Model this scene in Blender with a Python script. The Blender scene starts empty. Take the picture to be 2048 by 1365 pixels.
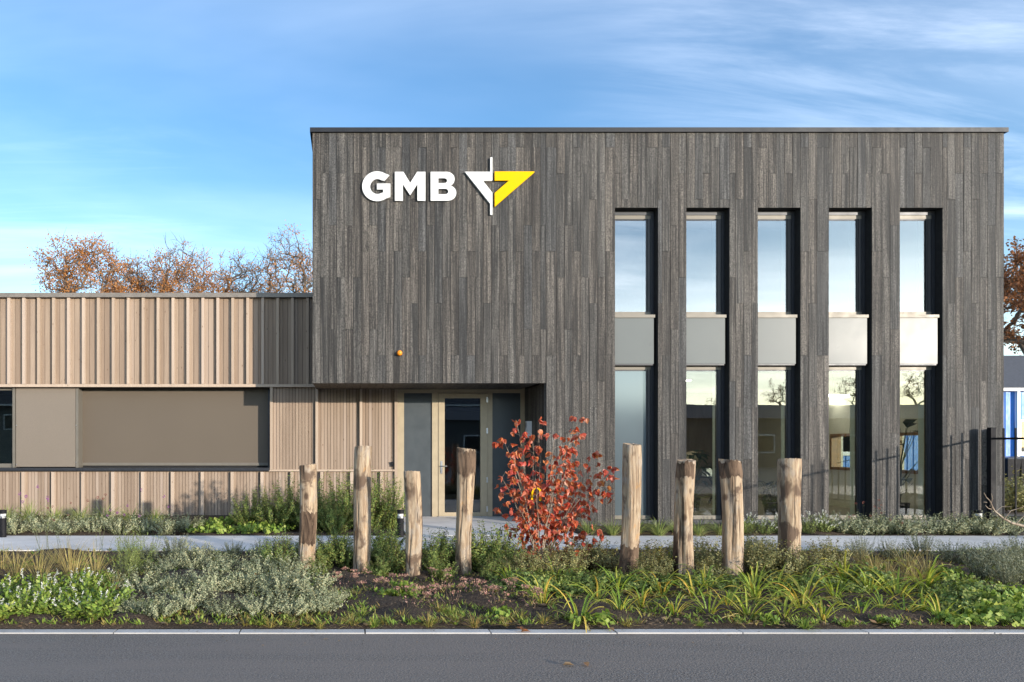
import bpy, bmesh, math, random
import numpy as np
from mathutils import Vector, Matrix

# ------------------------------------------------------------------ camera
CAMH, F, VX, VY = 1.66, 1500.0, 700.0, 888.0        # eye height, focal length and vanishing point in 2048-px units
scene = bpy.context.scene
COL = scene.collection
cam_d = bpy.data.cameras.new('camera')
cam = bpy.data.objects.new('camera', cam_d); COL.objects.link(cam)
cam.location = (0, 0, CAMH); cam.rotation_euler = (math.radians(90), 0, 0)
cam_d.sensor_width = 36; cam_d.lens = 36 * F / 2048
cam_d.shift_x = (1024 - VX) / 2048; cam_d.shift_y = (VY - 682.5) / 2048
cam_d.clip_start = 0.05; cam_d.clip_end = 1500
scene.camera = cam

# ------------------------------------------------------------------ sun, sky, exposure
SUN_TO = Vector((0.817, -1.0, 0.170)).normalized()
SUN_EL = math.asin(SUN_TO.z); SUN_AZ = math.atan2(SUN_TO.x, SUN_TO.y)
sd = bpy.data.lights.new('sun', 'SUN'); sd.energy = 2.0; sd.angle = math.radians(0.6); sd.color = (1.0, 0.90, 0.78)
sun = bpy.data.objects.new('sun', sd); COL.objects.link(sun)
sun.rotation_euler = (-SUN_TO).to_track_quat('-Z', 'Y').to_euler(); sun.location = (30, -30, 20)

w = bpy.data.worlds.new('World'); scene.world = w; w.use_nodes = True
wt = w.node_tree; wt.nodes.clear()
def wn(t, **kw):
    n = wt.nodes.new(t)
    for k, v in kw.items(): setattr(n, k, v)
    return n
def wmath(op, a, b=None, clamp=False):
    n = wn('ShaderNodeMath', operation=op, use_clamp=clamp)
    for i, v in enumerate((a, b)):
        if v is None: continue
        if isinstance(v, (int, float)): n.inputs[i].default_value = v
        else: wt.links.new(v, n.inputs[i])
    return n.outputs[0]
sky = wn('ShaderNodeTexSky', sky_type='NISHITA', sun_disc=False)
sky.sun_elevation = SUN_EL; sky.sun_rotation = SUN_AZ
sky.altitude = 0; sky.air_density = 1.0; sky.dust_density = 0.15; sky.ozone_density = 1.6
tc = wn('ShaderNodeTexCoord'); sep = wn('ShaderNodeSeparateXYZ'); wt.links.new(tc.outputs['Generated'], sep.inputs[0])
zc = wmath('ADD', wmath('MAXIMUM', sep.outputs[2], 0.0), 0.10)
comb = wn('ShaderNodeCombineXYZ')
wt.links.new(wmath('DIVIDE', sep.outputs[0], zc), comb.inputs[0]); wt.links.new(wmath('DIVIDE', sep.outputs[1], zc), comb.inputs[1])
PATCH_LOC = (1.3, 2.2, 0)
def wnoise(rot, scl, scale, detail, rough, dist, loc=(0, 0, 0)):
    mp = wn('ShaderNodeMapping'); mp.inputs['Rotation'].default_value = (0, 0, rot); mp.inputs['Scale'].default_value = scl
    mp.inputs['Location'].default_value = loc
    wt.links.new(comb.outputs[0], mp.inputs[0])
    n = wn('ShaderNodeTexNoise'); n.inputs['Scale'].default_value = scale; n.inputs['Detail'].default_value = detail
    n.inputs['Roughness'].default_value = rough; n.inputs['Distortion'].default_value = dist
    wt.links.new(mp.outputs[0], n.inputs[0]); return n.outputs[0]
def wramp(v, a, b):
    n = wn('ShaderNodeMapRange', interpolation_type='SMOOTHSTEP'); n.inputs[1].default_value = a; n.inputs[2].default_value = b
    wt.links.new(v, n.inputs[0]); return n.outputs[0]
streak = wramp(wnoise(-1.3, (0.5, 2.2, 1), 1.3, 10, 0.62, 0.7, (3.1, 0.4, 0)), 0.42, 0.78)
patch = wramp(wnoise(0.2, (0.7, 0.7, 1), 0.75, 3, 0.5, 0.3, PATCH_LOC), 0.42, 0.62)
veil = wramp(wnoise(0.9, (0.5, 0.9, 1), 0.5, 6, 0.55, 0.5, (7.0, 1.0, 0)), 0.35, 0.80)
cloud = wmath('ADD', wmath('MULTIPLY', wmath('MULTIPLY', streak, patch), 0.29), wmath('MULTIPLY', veil, 0.31), True)
low = wramp(sep.outputs[2], 0.44, 0.0)                      # thin high haze thickens towards the horizon
cloud = wmath('ADD', cloud, wmath('MULTIPLY', wmath('POWER', low, 1.8), 0.24), True)
hsv = wn('ShaderNodeMix', data_type='RGBA', blend_type='MULTIPLY'); hsv.inputs[0].default_value = 1.0     # the photograph's cool white balance
wt.links.new(sky.outputs[0], hsv.inputs[6]); hsv.inputs[7].default_value = (0.40, 0.58, 0.76, 1)
ccol = wn('ShaderNodeMix', data_type='RGBA', blend_type='ADD'); ccol.inputs[0].default_value = 1.0
# thin cloud scatters forward: brighter towards the sun
dt = wn('ShaderNodeVectorMath', operation='DOT_PRODUCT'); wt.links.new(tc.outputs['Generated'], dt.inputs[0]); dt.inputs[1].default_value = SUN_TO
phase = wmath('ADD', wmath('MULTIPLY', wmath('POWER', wmath('MAXIMUM', wmath('MULTIPLY', wmath('ADD', dt.outputs['Value'], 1.0), 0.5), 0.0), 2.5), 5.0), 0.8)
cc_ = wn('ShaderNodeVectorMath', operation='SCALE'); cc_.inputs[0].default_value = (2.75, 2.6, 2.5); wt.links.new(phase, cc_.inputs['Scale'])
wt.links.new(cc_.outputs[0], ccol.inputs[6])
half = wn('ShaderNodeMix', data_type='RGBA', blend_type='MULTIPLY'); half.inputs[0].default_value = 1.0
wt.links.new(sky.outputs[0], half.inputs[6]); half.inputs[7].default_value = (0.8, 0.86, 0.95, 1)
wt.links.new(half.outputs[2], ccol.inputs[7])
smix = wn('ShaderNodeMix', data_type='RGBA'); wt.links.new(cloud, smix.inputs[0])
wt.links.new(hsv.outputs[2], smix.inputs[6]); wt.links.new(ccol.outputs[2], smix.inputs[7])
bg = wn('ShaderNodeBackground'); bg.inputs[1].default_value = 0.15
wt.links.new(smix.outputs[2], bg.inputs[0])
wo = wn('ShaderNodeOutputWorld'); wt.links.new(bg.outputs[0], wo.inputs[0])

vs = scene.view_settings
vs.view_transform = 'Standard'; vs.look = 'None'; vs.exposure = 1.60; vs.gamma = 1.0; vs.use_curve_mapping = False
cy = scene.cycles
cy.max_bounces = 8; cy.diffuse_bounces = 4; cy.glossy_bounces = 4; cy.transmission_bounces = 6; cy.transparent_max_bounces = 12
cy.use_denoising = True; cy.sample_clamp_indirect = 6.0; cy.caustics_reflective = False; cy.caustics_refractive = False

# ------------------------------------------------------------------ helpers: placement
def W(px, py, Y):                       # a point of the picture at depth Y
    return Vector(((px - VX) / F * Y, Y, CAMH + (VY - py) / F * Y))
def X_(px, Y): return (px - VX) / F * Y
def Z_(py, Y): return CAMH + (VY - py) / F * Y
def G(px, py, z=0.03):                  # the ground point seen there
    Y = (CAMH - z) * F / (py - VY)
    return Vector(((px - VX) / F * Y, Y, z))

# ------------------------------------------------------------------ helpers: objects
WL = {}
def tag(o, label=None, cat=None, group=None, kind=None):
    if label: o['label'] = label
    if cat: o['category'] = cat
    if group: o['group'] = group
    if kind: o['kind'] = kind
    return o
def empty(name, loc=(0, 0, 0), parent=None, rz=0):
    o = bpy.data.objects.new(name, None); COL.objects.link(o); o.empty_display_size = 0.2
    loc = Vector(loc); WL[o.name] = loc
    o.location = loc - (WL[parent.name] if parent else Vector((0, 0, 0))); o.parent = parent; o.rotation_euler = (0, 0, rz)
    return o
def link(name, me, loc=(0, 0, 0), parent=None, mat=None):
    if mat is not None and len(me.materials) == 0: me.materials.append(mat)
    o = bpy.data.objects.new(name, me); COL.objects.link(o)
    loc = Vector(loc); WL[o.name] = loc
    o.location = loc - (WL[parent.name] if parent else Vector((0, 0, 0))); o.parent = parent
    return o
BOXC = {}
def box(name, x0, x1, y0, y1, z0, z1, mat, parent=None):
    k = (round(x1 - x0, 4), round(y1 - y0, 4), round(z1 - z0, 4), mat.name)
    me = BOXC.get(k)
    if me is None:
        a, b, c = (x1 - x0) / 2, (y1 - y0) / 2, (z1 - z0) / 2
        v = [(-a, -b, -c), (a, -b, -c), (a, b, -c), (-a, b, -c), (-a, -b, c), (a, -b, c), (a, b, c), (-a, b, c)]
        f = [(0, 3, 2, 1), (4, 5, 6, 7), (0, 1, 5, 4), (1, 2, 6, 5), (2, 3, 7, 6), (3, 0, 4, 7)]
        me = bpy.data.meshes.new(name); me.from_pydata(v, [], f); me.materials.append(mat); BOXC[k] = me
    return link(name, me, ((x0 + x1) / 2, (y0 + y1) / 2, (z0 + z1) / 2), parent)
class MB:
    def __init__(s): s.v = []; s.f = []; s.m = []; s.n = 0
    def add(s, v, f, m=0):
        s.v.extend(v); k = s.n; s.f.extend([tuple(i + k for i in q) for q in f]); s.m.extend([m] * len(f)); s.n += len(v)
    def box(s, x0, x1, y0, y1, z0, z1, m=0):
        s.add([(x0, y0, z0), (x1, y0, z0), (x1, y1, z0), (x0, y1, z0), (x0, y0, z1), (x1, y0, z1), (x1, y1, z1), (x0, y1, z1)],
              [(0, 3, 2, 1), (4, 5, 6, 7), (0, 1, 5, 4), (1, 2, 6, 5), (2, 3, 7, 6), (3, 0, 4, 7)], m)
    def tube(s, pts, rads, n=5, m=0, cap=False):
        pts = [Vector(p) for p in pts]; vs_, fs = [], []
        ref = Vector((0.31, 0.87, 0.38))
        for i, p in enumerate(pts):
            t = (pts[min(i + 1, len(pts) - 1)] - pts[max(i - 1, 0)])
            t = t.normalized() if t.length > 1e-9 else Vector((0, 0, 1))
            u = t.cross(ref)
            if u.length < 0.05: u = t.cross(Vector((1, 0, 0)))
            u.normalize(); q = t.cross(u)
            for k in range(n):
                a = 2 * math.pi * k / n
                vs_.append(tuple(p + (u * math.cos(a) + q * math.sin(a)) * rads[i]))
        for i in range(len(pts) - 1):
            for k in range(n):
                fs.append((i * n + k, i * n + (k + 1) % n, (i + 1) * n + (k + 1) % n, (i + 1) * n + k))
        if cap:
            fs.append(tuple(range(n - 1, -1, -1))); fs.append(tuple((len(pts) - 1) * n + k for k in range(n)))
        s.add(vs_, fs, m)
    def mesh(s, name, mats, smooth=False):
        me = bpy.data.meshes.new(name); me.from_pydata([tuple(v) for v in s.v], [], s.f)
        for m in mats: me.materials.append(m)
        me.polygons.foreach_set('material_index', s.m)
        if smooth: me.polygons.foreach_set('use_smooth', [True] * len(s.f))
        me.update(); return me
def poly_extrude(name, loops, depth, y, parent, mat, cxy):
    """loops: outlines (first outer, rest holes) of (x, z) world points; a plate of that shape, its back at y."""
    cu = bpy.data.curves.new(name, 'CURVE'); cu.dimensions = '2D'; cu.fill_mode = 'BOTH'; cu.extrude = depth / 2
    for lp in loops:
        sp = cu.splines.new('POLY'); sp.points.add(len(lp) - 1); sp.use_cyclic_u = True
        for p, q in zip(sp.points, lp): p.co = (q[0] - cxy[0], q[1] - cxy[1], 0, 1)
    ob = bpy.data.objects.new(name, cu); me = bpy.data.meshes.new_from_object(ob)
    bpy.data.objects.remove(ob); bpy.data.curves.remove(cu)
    me.transform(Matrix.Rotation(math.radians(90), 4, 'X')); me.name = name
    me.materials.clear(); me.materials.append(mat)
    return link(name, me, (cxy[0], y - depth / 2, cxy[1]), parent)

# ------------------------------------------------------------------ helpers: materials
class NT:
    def __init__(s, name):
        s.m = bpy.data.materials.new(name); s.m.use_nodes = True; s.t = s.m.node_tree; s.t.nodes.clear()
        s.out = s.t.nodes.new('ShaderNodeOutputMaterial')
    def n(s, t, **kw):
        x = s.t.nodes.new(t)
        for k, v in kw.items(): setattr(x, k, v)
        return x
    def l(s, a, b): s.t.links.new(a, b)
    def set(s, sock, v):
        if hasattr(v, 'is_output') or isinstance(v, bpy.types.NodeSocket): s.l(v, sock)
        else:
            if isinstance(v, tuple) and len(v) == 3 and sock.type == 'RGBA': v = v + (1,)
            sock.default_value = v
    def math(s, op, a, b=0.0, c=None, clamp=False):
        x = s.n('ShaderNodeMath', operation=op, use_clamp=clamp); s.set(x.inputs[0], a); s.set(x.inputs[1], b)
        if c is not None: s.set(x.inputs[2], c)
        return x.outputs[0]
    def mix(s, f, a, b, bt='MIX'):
        x = s.n('ShaderNodeMix', data_type='RGBA', blend_type=bt); s.set(x.inputs[0], f); s.set(x.inputs[6], a); s.set(x.inputs[7], b)
        return x.outputs[2]
    def rng(s, v, a, b, c=0.0, d=1.0, smooth=True):
        x = s.n('ShaderNodeMapRange', interpolation_type='SMOOTHSTEP' if smooth else 'LINEAR')
        s.set(x.inputs[0], v)
        for i, q in enumerate((a, b, c, d)): x.inputs[i + 1].default_value = q
        return x.outputs[0]
    def ramp(s, f, pts):
        x = s.n('ShaderNodeValToRGB'); s.set(x.inputs[0], f); e = x.color_ramp.elements
        while len(e) < len(pts): e.new(0.5)
        for q, (p, c) in zip(e, pts): q.position = p; q.color = tuple(c) + (1,)
        return x.outputs[0]
    def pos(s): return s.n('ShaderNodeNewGeometry').outputs['Position']
    def obj(s): return s.n('ShaderNodeTexCoord').outputs['Object']
    def rnd(s): return s.n('ShaderNodeObjectInfo').outputs['Random']
    def isl(s): return s.n('ShaderNodeNewGeometry').outputs['Random Per Island']
    def vmap(s, v, scale=(1, 1, 1), off=None):
        x = s.n('ShaderNodeVectorMath', operation='MULTIPLY'); s.set(x.inputs[0], v); x.inputs[1].default_value = scale
        if off is None: return x.outputs[0]
        y = s.n('ShaderNodeVectorMath', operation='ADD'); s.l(x.outputs[0], y.inputs[0])
        c = s.n('ShaderNodeCombineXYZ')
        for i in range(3): s.set(c.inputs[i], off)
        s.l(c.outputs[0], y.inputs[1]); return y.outputs[0]
    def noise(s, v, scale=1.0, detail=3.0, rough=0.5, dist=0.0):
        x = s.n('ShaderNodeTexNoise'); s.l(v, x.inputs[0]); x.inputs['Scale'].default_value = scale; x.inputs['Detail'].default_value = detail
        x.inputs['Roughness'].default_value = rough; x.inputs['Distortion'].default_value = dist; return x.outputs[0]
    def voro(s, v, scale=1.0, feature='F1', rnd=1.0):
        x = s.n('ShaderNodeTexVoronoi', feature=feature); s.l(v, x.inputs['Vector']); x.inputs['Scale'].default_value = scale
        x.inputs['Randomness'].default_value = rnd; return x
    def bump(s, h, strength=0.3, dist=0.01):
        x = s.n('ShaderNodeBump'); s.l(h, x.inputs['Height']); x.inputs['Strength'].default_value = strength; x.inputs['Distance'].default_value = dist
        return x.outputs[0]
    def pbr(s, col, rough=0.7, metal=0.0, normal=None, spec=0.5, **kw):
        x = s.n('ShaderNodeBsdfPrincipled'); s.set(x.inputs['Base Color'], col); s.set(x.inputs['Roughness'], rough)
        s.set(x.inputs['Metallic'], metal); x.inputs['Specular IOR Level'].default_value = spec
        if normal is not None: s.l(normal, x.inputs['Normal'])
        for k, v in kw.items(): s.set(x.inputs[k], v)
        s.l(x.outputs[0], s.out.inputs[0]); return s.m

def m_plain(name, col, rough=0.6, metal=0.0, spec=0.5, var=0.12, scale=6.0):
    a = NT(name); v = a.noise(a.pos(), scale, 4, 0.6)
    c = a.mix(a.rng(v, 0.3, 0.7), tuple(q * (1 - var) for q in col), tuple(min(1, q * (1 + var)) for q in col))
    return a.pbr(c, a.rng(v, 0.2, 0.8, rough * 0.85, min(1, rough * 1.15)), metal, None, spec)
def m_charred():
    a = NT('charred_wood'); r = a.rnd(); off = a.math('MULTIPLY', r, 37.0); p = a.pos()
    r2 = a.math('FRACT', a.math('MULTIPLY', r, 91.7)); r3 = a.math('FRACT', a.math('MULTIPLY', r, 417.3))
    streak = a.noise(a.vmap(p, (27, 27, 0.5), off), 1.0, 5, 0.75, 0.12)
    broad = a.noise(a.vmap(p, (7, 7, 0.45), off), 1.0, 2, 0.5)
    grain = a.noise(a.vmap(p, (64, 64, 36), off), 1.0, 3, 0.85)
    crack = a.voro(a.vmap(p, (70, 70, 30), off), 1.0, 'DISTANCE_TO_EDGE').outputs['Distance']
    cr = a.rng(crack, 0.0, 0.16)
    t = a.math('ADD', a.math('MULTIPLY', streak, 0.72), a.math('MULTIPLY', broad, 0.28))
    tone = a.rng(t, 0.40, 0.64)
    c1 = a.mix(tone, (0.012, 0.0115, 0.011), (0.118, 0.109, 0.098))
    c2 = a.mix(tone, (0.018, 0.015, 0.013), (0.132, 0.116, 0.099))
    c = a.mix(a.rng(r2, 0.35, 0.9), c1, c2)
    c = a.mix(a.rng(r2, 0.25, 0.0, 0, 0.75), c, a.mix(tone, (0.017, 0.0175, 0.0185), (0.082, 0.083, 0.084)))
    k = a.math('MULTIPLY', a.rng(r3, 0, 1, 0.80, 1.22, False), a.rng(cr, 0, 1, 0.38, 1.10, False))
    k = a.math('MULTIPLY', k, a.rng(grain, 0.36, 0.64, 0.22, 1.90, False))
    kk = a.n('ShaderNodeCombineColor')
    for i in range(3): a.l(k, kk.inputs[i])
    c = a.mix(1.0, c, kk.outputs[0], 'MULTIPLY')
    h = a.math('ADD', a.math('MULTIPLY', cr, 0.6), a.math('MULTIPLY', grain, 0.9))
    return a.pbr(c, 0.62, 0, a.bump(h, 0.7, 0.006), 0.45)
def m_siding(name='larch_siding', dark=(0.230, 0.168, 0.122), light=(0.360, 0.276, 0.206)):
    a = NT(name); r = a.rnd(); off = a.math('MULTIPLY', r, 53.0); p = a.pos()
    r2 = a.math('FRACT', a.math('MULTIPLY', r, 71.3))
    g = a.noise(a.vmap(p, (55, 55, 1.6), off), 1.0, 5, 0.6, 0.6)
    b = a.noise(a.vmap(p, (5, 5, 0.7), off), 1.0, 2, 0.5)
    kn = a.voro(a.vmap(p, (8.0, 8.0, 3.6), off), 1.0, 'F1', 1.0)
    kd = a.math('ADD', kn.outputs['Distance'], a.math('MULTIPLY', a.noise(p, 30, 2), 0.08))
    knot = a.rng(kd, 0.16, 0.08)
    t = a.math('ADD', a.math('MULTIPLY', g, 0.45), a.math('ADD', a.math('MULTIPLY', b, 0.3), a.math('MULTIPLY', r2, 0.30)))
    c = a.mix(a.rng(t, 0.28, 0.78), dark, light)
    c = a.mix(a.math('MULTIPLY', a.rng(r2, 0.65, 1.0), 0.35), c, (0.36, 0.29, 0.25))
    c = a.mix(a.math('MULTIPLY', knot, 0.7), c, (0.13, 0.075, 0.045))
    return a.pbr(c, 0.75, 0, a.bump(g, 0.25, 0.003), 0.3)
def m_log():
    a = NT('debarked_log'); r = a.rnd(); off = a.math('MULTIPLY', r, 41.0); p = a.obj()
    g = a.noise(a.vmap(p, (26, 26, 2.2), off), 1.0, 6, 0.65, 1.2)
    b = a.noise(a.vmap(p, (4.5, 4.5, 2.6), off), 1.0, 4, 0.6, 0.6)
    b2 = a.noise(a.vmap(p, (9, 9, 5.0), a.math('ADD', off, 9.0)), 1.0, 3, 0.6, 0.4)
    c = a.mix(a.rng(g, 0.3, 0.72), (0.235, 0.155, 0.095), (0.52, 0.405, 0.275))
    c = a.mix(a.math('MULTIPLY', a.rng(b2, 0.50, 0.68), 0.6), c, (0.34, 0.30, 0.255))
    c = a.mix(a.math('MULTIPLY', a.rng(b, 0.53, 0.64), 0.88), c, (0.105, 0.066, 0.044))
    c = a.mix(a.math('MULTIPLY', a.rng(b2, 0.36, 0.26), 0.6), c, (0.46, 0.25, 0.09))
    crk = a.rng(a.noise(a.vmap(p, (24, 24, 0.8), off), 1.0, 2, 0.5, 0.3), 0.40, 0.33)
    kv = a.voro(a.vmap(p, (5, 5, 3.2), off), 1.0); kd = a.math('ADD', kv.outputs['Distance'], a.math('MULTIPLY', g, 0.12))
    c = a.mix(a.math('MULTIPLY', a.rng(kd, 0.26, 0.14), 0.85), c, (0.085, 0.05, 0.032))
    c = a.mix(a.math('MULTIPLY', crk, 0.8), c, (0.05, 0.033, 0.022))
    return a.pbr(c, 0.8, 0, a.bump(a.math('SUBTRACT', g, a.math('MULTIPLY', crk, 0.8)), 0.6, 0.012), 0.3)
def m_asphalt():
    a = NT('asphalt'); p = a.pos()
    f = a.noise(p, 75, 4, 0.8); v = a.voro(p, 60.0); md = a.noise(a.vmap(p, (0.22, 1.7, 1)), 1.0, 6, 0.62, 0.8); st = a.noise(p, 28, 3, 0.6)
    c = a.mix(a.rng(f, 0.3, 0.72), (0.030, 0.027, 0.024), (0.330, 0.285, 0.245))
    c = a.mix(a.rng(v.outputs['Color'], 0.78, 0.95), c, (0.20, 0.19, 0.18))
    c = a.mix(a.rng(md, 0.38, 0.62, 0, 0.75), c, (0.205, 0.174, 0.148))
    c = a.mix(a.rng(st, 0.60, 0.72, 0, 0.4), c, (0.034, 0.034, 0.036))
    return a.pbr(c, 0.75, 0, a.bump(a.math('ADD', f, v.outputs['Distance']), 0.5, 0.006), 0.4)
def m_concrete(name, col, amp=0.18, sc=1.0):
    a = NT(name); p = a.pos(); r = a.rnd()
    n1 = a.noise(p, 1.3 * sc, 6, 0.65, 0.4); n2 = a.noise(p, 45 * sc, 3, 0.6)
    k = a.math('ADD', a.math('MULTIPLY', n1, 0.6), a.math('ADD', a.math('MULTIPLY', n2, 0.25), a.math('MULTIPLY', r, 0.2)))
    c = a.mix(a.rng(k, 0.3, 0.75), tuple(q * (1 - amp) for q in col), tuple(q * (1 + amp) for q in col))
    c = a.mix(a.rng(a.noise(p, 5 * sc, 4, 0.7), 0.60, 0.78, 0, 0.35), c, tuple(q * 0.55 for q in col))
    return a.pbr(c, 0.85, 0, a.bump(n2, 0.3, 0.004), 0.3)
def m_soil():
    a = NT('bark_mulch_soil'); p = a.pos()
    f = a.noise(p, 60, 4, 0.7, 0.5); b = a.noise(p, 2.2, 4, 0.6); v = a.voro(a.vmap(p, (1, 1, 1)), 55.0)
    c = a.mix(a.rng(f, 0.3, 0.7), (0.018, 0.013, 0.010), (0.125, 0.088, 0.060))
    c = a.mix(a.rng(b, 0.45, 0.7, 0, 0.5), c, (0.085, 0.064, 0.045))
    c = a.mix(a.rng(v.outputs['Color'], 0.80, 0.93, 0, 0.85), c, (0.24, 0.17, 0.11))
    return a.pbr(c, 0.9, 0, a.bump(f, 0.9, 0.02), 0.25)
def m_leaf(name, cols, rough=0.55, trans=0.25, obj_rnd=0.35, spec=0.35):
    a = NT(name); i = a.isl(); r = a.rnd()
    k = a.math('FRACT', a.math('ADD', i, a.math('MULTIPLY', r, obj_rnd)))
    k = a.math('ADD', a.math('MULTIPLY', k, 1.0 - obj_rnd * 0.5), a.math('MULTIPLY', r, obj_rnd * 0.5))
    n = len(cols); c = a.ramp(k, [(j / (n - 1) if n > 1 else 0, q) for j, q in enumerate(cols)])
    m = a.n('ShaderNodeBsdfPrincipled'); a.l(c, m.inputs['Base Color']); m.inputs['Roughness'].default_value = rough
    m.inputs['Specular IOR Level'].default_value = spec
    if trans > 0:
        t = a.n('ShaderNodeBsdfTranslucent'); a.l(a.mix(1.0, c, (1.0, 0.95, 0.6), 'MULTIPLY'), t.inputs[0])
        x = a.n('ShaderNodeMixShader'); x.inputs[0].default_value = trans
        a.l(m.outputs[0], x.inputs[1]); a.l(t.outputs[0], x.inputs[2]); a.l(x.outputs[0], a.out.inputs[0])
    else: a.l(m.outputs[0], a.out.inputs[0])
    return a.m
def m_bark(name='bark', dark=(0.045, 0.034, 0.027), light=(0.15, 0.12, 0.095)):
    a = NT(name); p = a.pos(); n = a.noise(a.vmap(p, (9, 9, 2.5)), 1.0, 5, 0.7, 0.5)
    return a.pbr(a.mix(a.rng(n, 0.3, 0.7), dark, light), 0.9, 0, a.bump(n, 0.6, 0.02), 0.2)
def m_glass(name, r0=0.16, tint=(0.86, 0.90, 0.86), rough=0.0):
    a = NT(name); lw = a.n('ShaderNodeLayerWeight'); lw.inputs[0].default_value = 0.5
    f5 = a.math('POWER', lw.outputs['Facing'], 4.0)
    fac = a.math('ADD', r0, a.math('MULTIPLY', f5, 1 - r0), clamp=True)
    t = a.n('ShaderNodeBsdfTransparent'); t.inputs[0].default_value = tint + (1,)
    g = a.n('ShaderNodeBsdfGlossy'); g.inputs['Roughness'].default_value = rough
    wv = a.noise(a.pos(), 0.9, 1, 0.4)
    a.l(a.bump(wv, 0.06, 0.02), g.inputs['Normal'])
    x = a.n('ShaderNodeMixShader'); a.l(fac, x.inputs[0]); a.l(t.outputs[0], x.inputs[1]); a.l(g.outputs[0], x.inputs[2])
    a.l(x.outputs[0], a.out.inputs[0]); return a.m
def m_screen(name, col):
    a = NT(name); p = a.pos(); v = a.noise(a.vmap(p, (220, 1, 220)), 1.0, 1, 0.5); b = a.noise(p, 1.2, 3, 0.5)
    c = a.mix(a.rng(v, 0.35, 0.65), tuple(q * 0.82 for q in col), tuple(q * 1.15 for q in col))
    c = a.mix(a.rng(b, 0.35, 0.7, 0, 0.3), c, tuple(q * 0.88 for q in col))
    return a.pbr(c, 0.6, 0, None, 0.35)

M = {}
M['charred'] = m_charred()
M['core'] = m_plain('charred_backing', (0.012, 0.012, 0.013), 0.85)
M['siding'] = m_siding()
M['batten'] = m_siding('larch_batten', (0.36, 0.275, 0.205), (0.50, 0.395, 0.305))
M['siding_core'] = m_plain('membrane', (0.022, 0.018, 0.016), 0.9)
M['cap_dark'] = m_plain('dark_coping', (0.016, 0.018, 0.023), 0.5, 0.0, 0.3)
M['cap_taupe'] = m_plain('taupe_coping', (0.200, 0.175, 0.150), 0.45, 0.2)
M['alu'] = m_plain('taupe_aluminium', (0.165, 0.150, 0.125), 0.45, 0.15, 0.3, var=0.05)
M['alu_dark'] = m_plain('anthracite_aluminium', (0.035, 0.037, 0.043), 0.4, 0.3, var=0.05)
M['door'] = m_plain('champagne_aluminium', (0.40, 0.325, 0.215), 0.4, 0.15, var=0.05)
M['spandrel'] = m_plain('satin_metal_panel', (0.145, 0.158, 0.155), 0.30, 0.0, 0.13, var=0.02, scale=1.0)
M['panel'] = m_plain('slate_panel', (0.050, 0.060, 0.066), 0.35, 0.0, 0.5, var=0.06)
M['navy'] = m_plain('navy_panel', (0.022, 0.034, 0.060), 0.35, 0.0, 0.6, var=0.06)
M['screen'] = m_screen('sun_screen_fabric', (0.118, 0.095, 0.071))
M['shutter'] = m_screen('taupe_shutter', (0.195, 0.163, 0.130))
M['glass'] = m_glass('window_glass', 0.13)
M['glass_up'] = m_glass('window_glass_upper', 0.27, (0.62, 0.66, 0.66))
M['glass_door'] = m_glass('door_glass', 0.11, (0.7, 0.75, 0.78))
M['frost'] = m_plain('frosted_glass', (0.13, 0.165, 0.185), 0.13, 0.35, 0.9, var=0.02, scale=0.6)
M['woodframe'] = m_plain('oiled_wood', (0.27, 0.135, 0.05), 0.5, var=0.25, scale=20)
M['white'] = m_plain('white_paint', (0.66, 0.66, 0.65), 0.45, var=0.02)
M['yellow'] = m_plain('yellow_paint', (0.74, 0.43, 0.002), 0.7, 0.0, 0.1, var=0.02)
M['orange'] = m_plain('orange_lens', (0.85, 0.27, 0.015), 0.25, var=0.05)
M['steel'] = m_plain('brushed_steel', (0.55, 0.55, 0.55), 0.3, 0.9, var=0.04)
M['black'] = m_plain('black_coating', (0.010, 0.010, 0.012), 0.65, 0.0, 0.2)
M['fence_grey'] = m_plain('grey_fence_coating', (0.085, 0.085, 0.075), 0.6, 0.0, 0.3)
M['plaster'] = m_plain('interior_plaster', (0.70, 0.66, 0.54), 0.8, var=0.03)
M['reveal'] = m_plain('interior_reveal', (0.72, 0.75, 0.65), 0.7, var=0.02)
M['floor_in'] = m_plain('interior_floor', (0.30, 0.25, 0.19), 0.6, var=0.15)
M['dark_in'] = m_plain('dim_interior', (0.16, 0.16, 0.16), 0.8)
M['panelling'] = m_siding('interior_panelling', (0.17, 0.13, 0.095), (0.29, 0.23, 0.17))
M['log'] = m_log(); M['logend'] = m_plain('log_end_grain', (0.30, 0.215, 0.14), 0.85, var=0.35, scale=25)
M['bark'] = m_bark('bark', (0.085, 0.066, 0.052), (0.22, 0.18, 0.145)); M['barkband'] = m_bark('log_bark', (0.035, 0.022, 0.016), (0.20, 0.135, 0.09))
M['twig'] = m_bark('twig_bark', (0.20, 0.15, 0.11), (0.42, 0.35, 0.27))
M['stemgreen'] = m_plain('green_stem', (0.075, 0.085, 0.035), 0.7, var=0.2)
M['stembrown'] = m_plain('brown_stem', (0.13, 0.085, 0.055), 0.8, var=0.2)
M['asphalt'] = m_asphalt()
M['path'] = m_concrete('pale_concrete', (0.72, 0.68, 0.63))
M['kerb'] = m_concrete('kerb_concrete', (0.47, 0.455, 0.435), 0.16, 3.0)
M['paving'] = m_concrete('pinkish_paving', (0.32, 0.25, 0.21))
M['soil'] = m_soil()
M['ground'] = m_plain('grassy_ground', (0.075, 0.085, 0.04), 0.9, var=0.3, scale=0.8)

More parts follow.
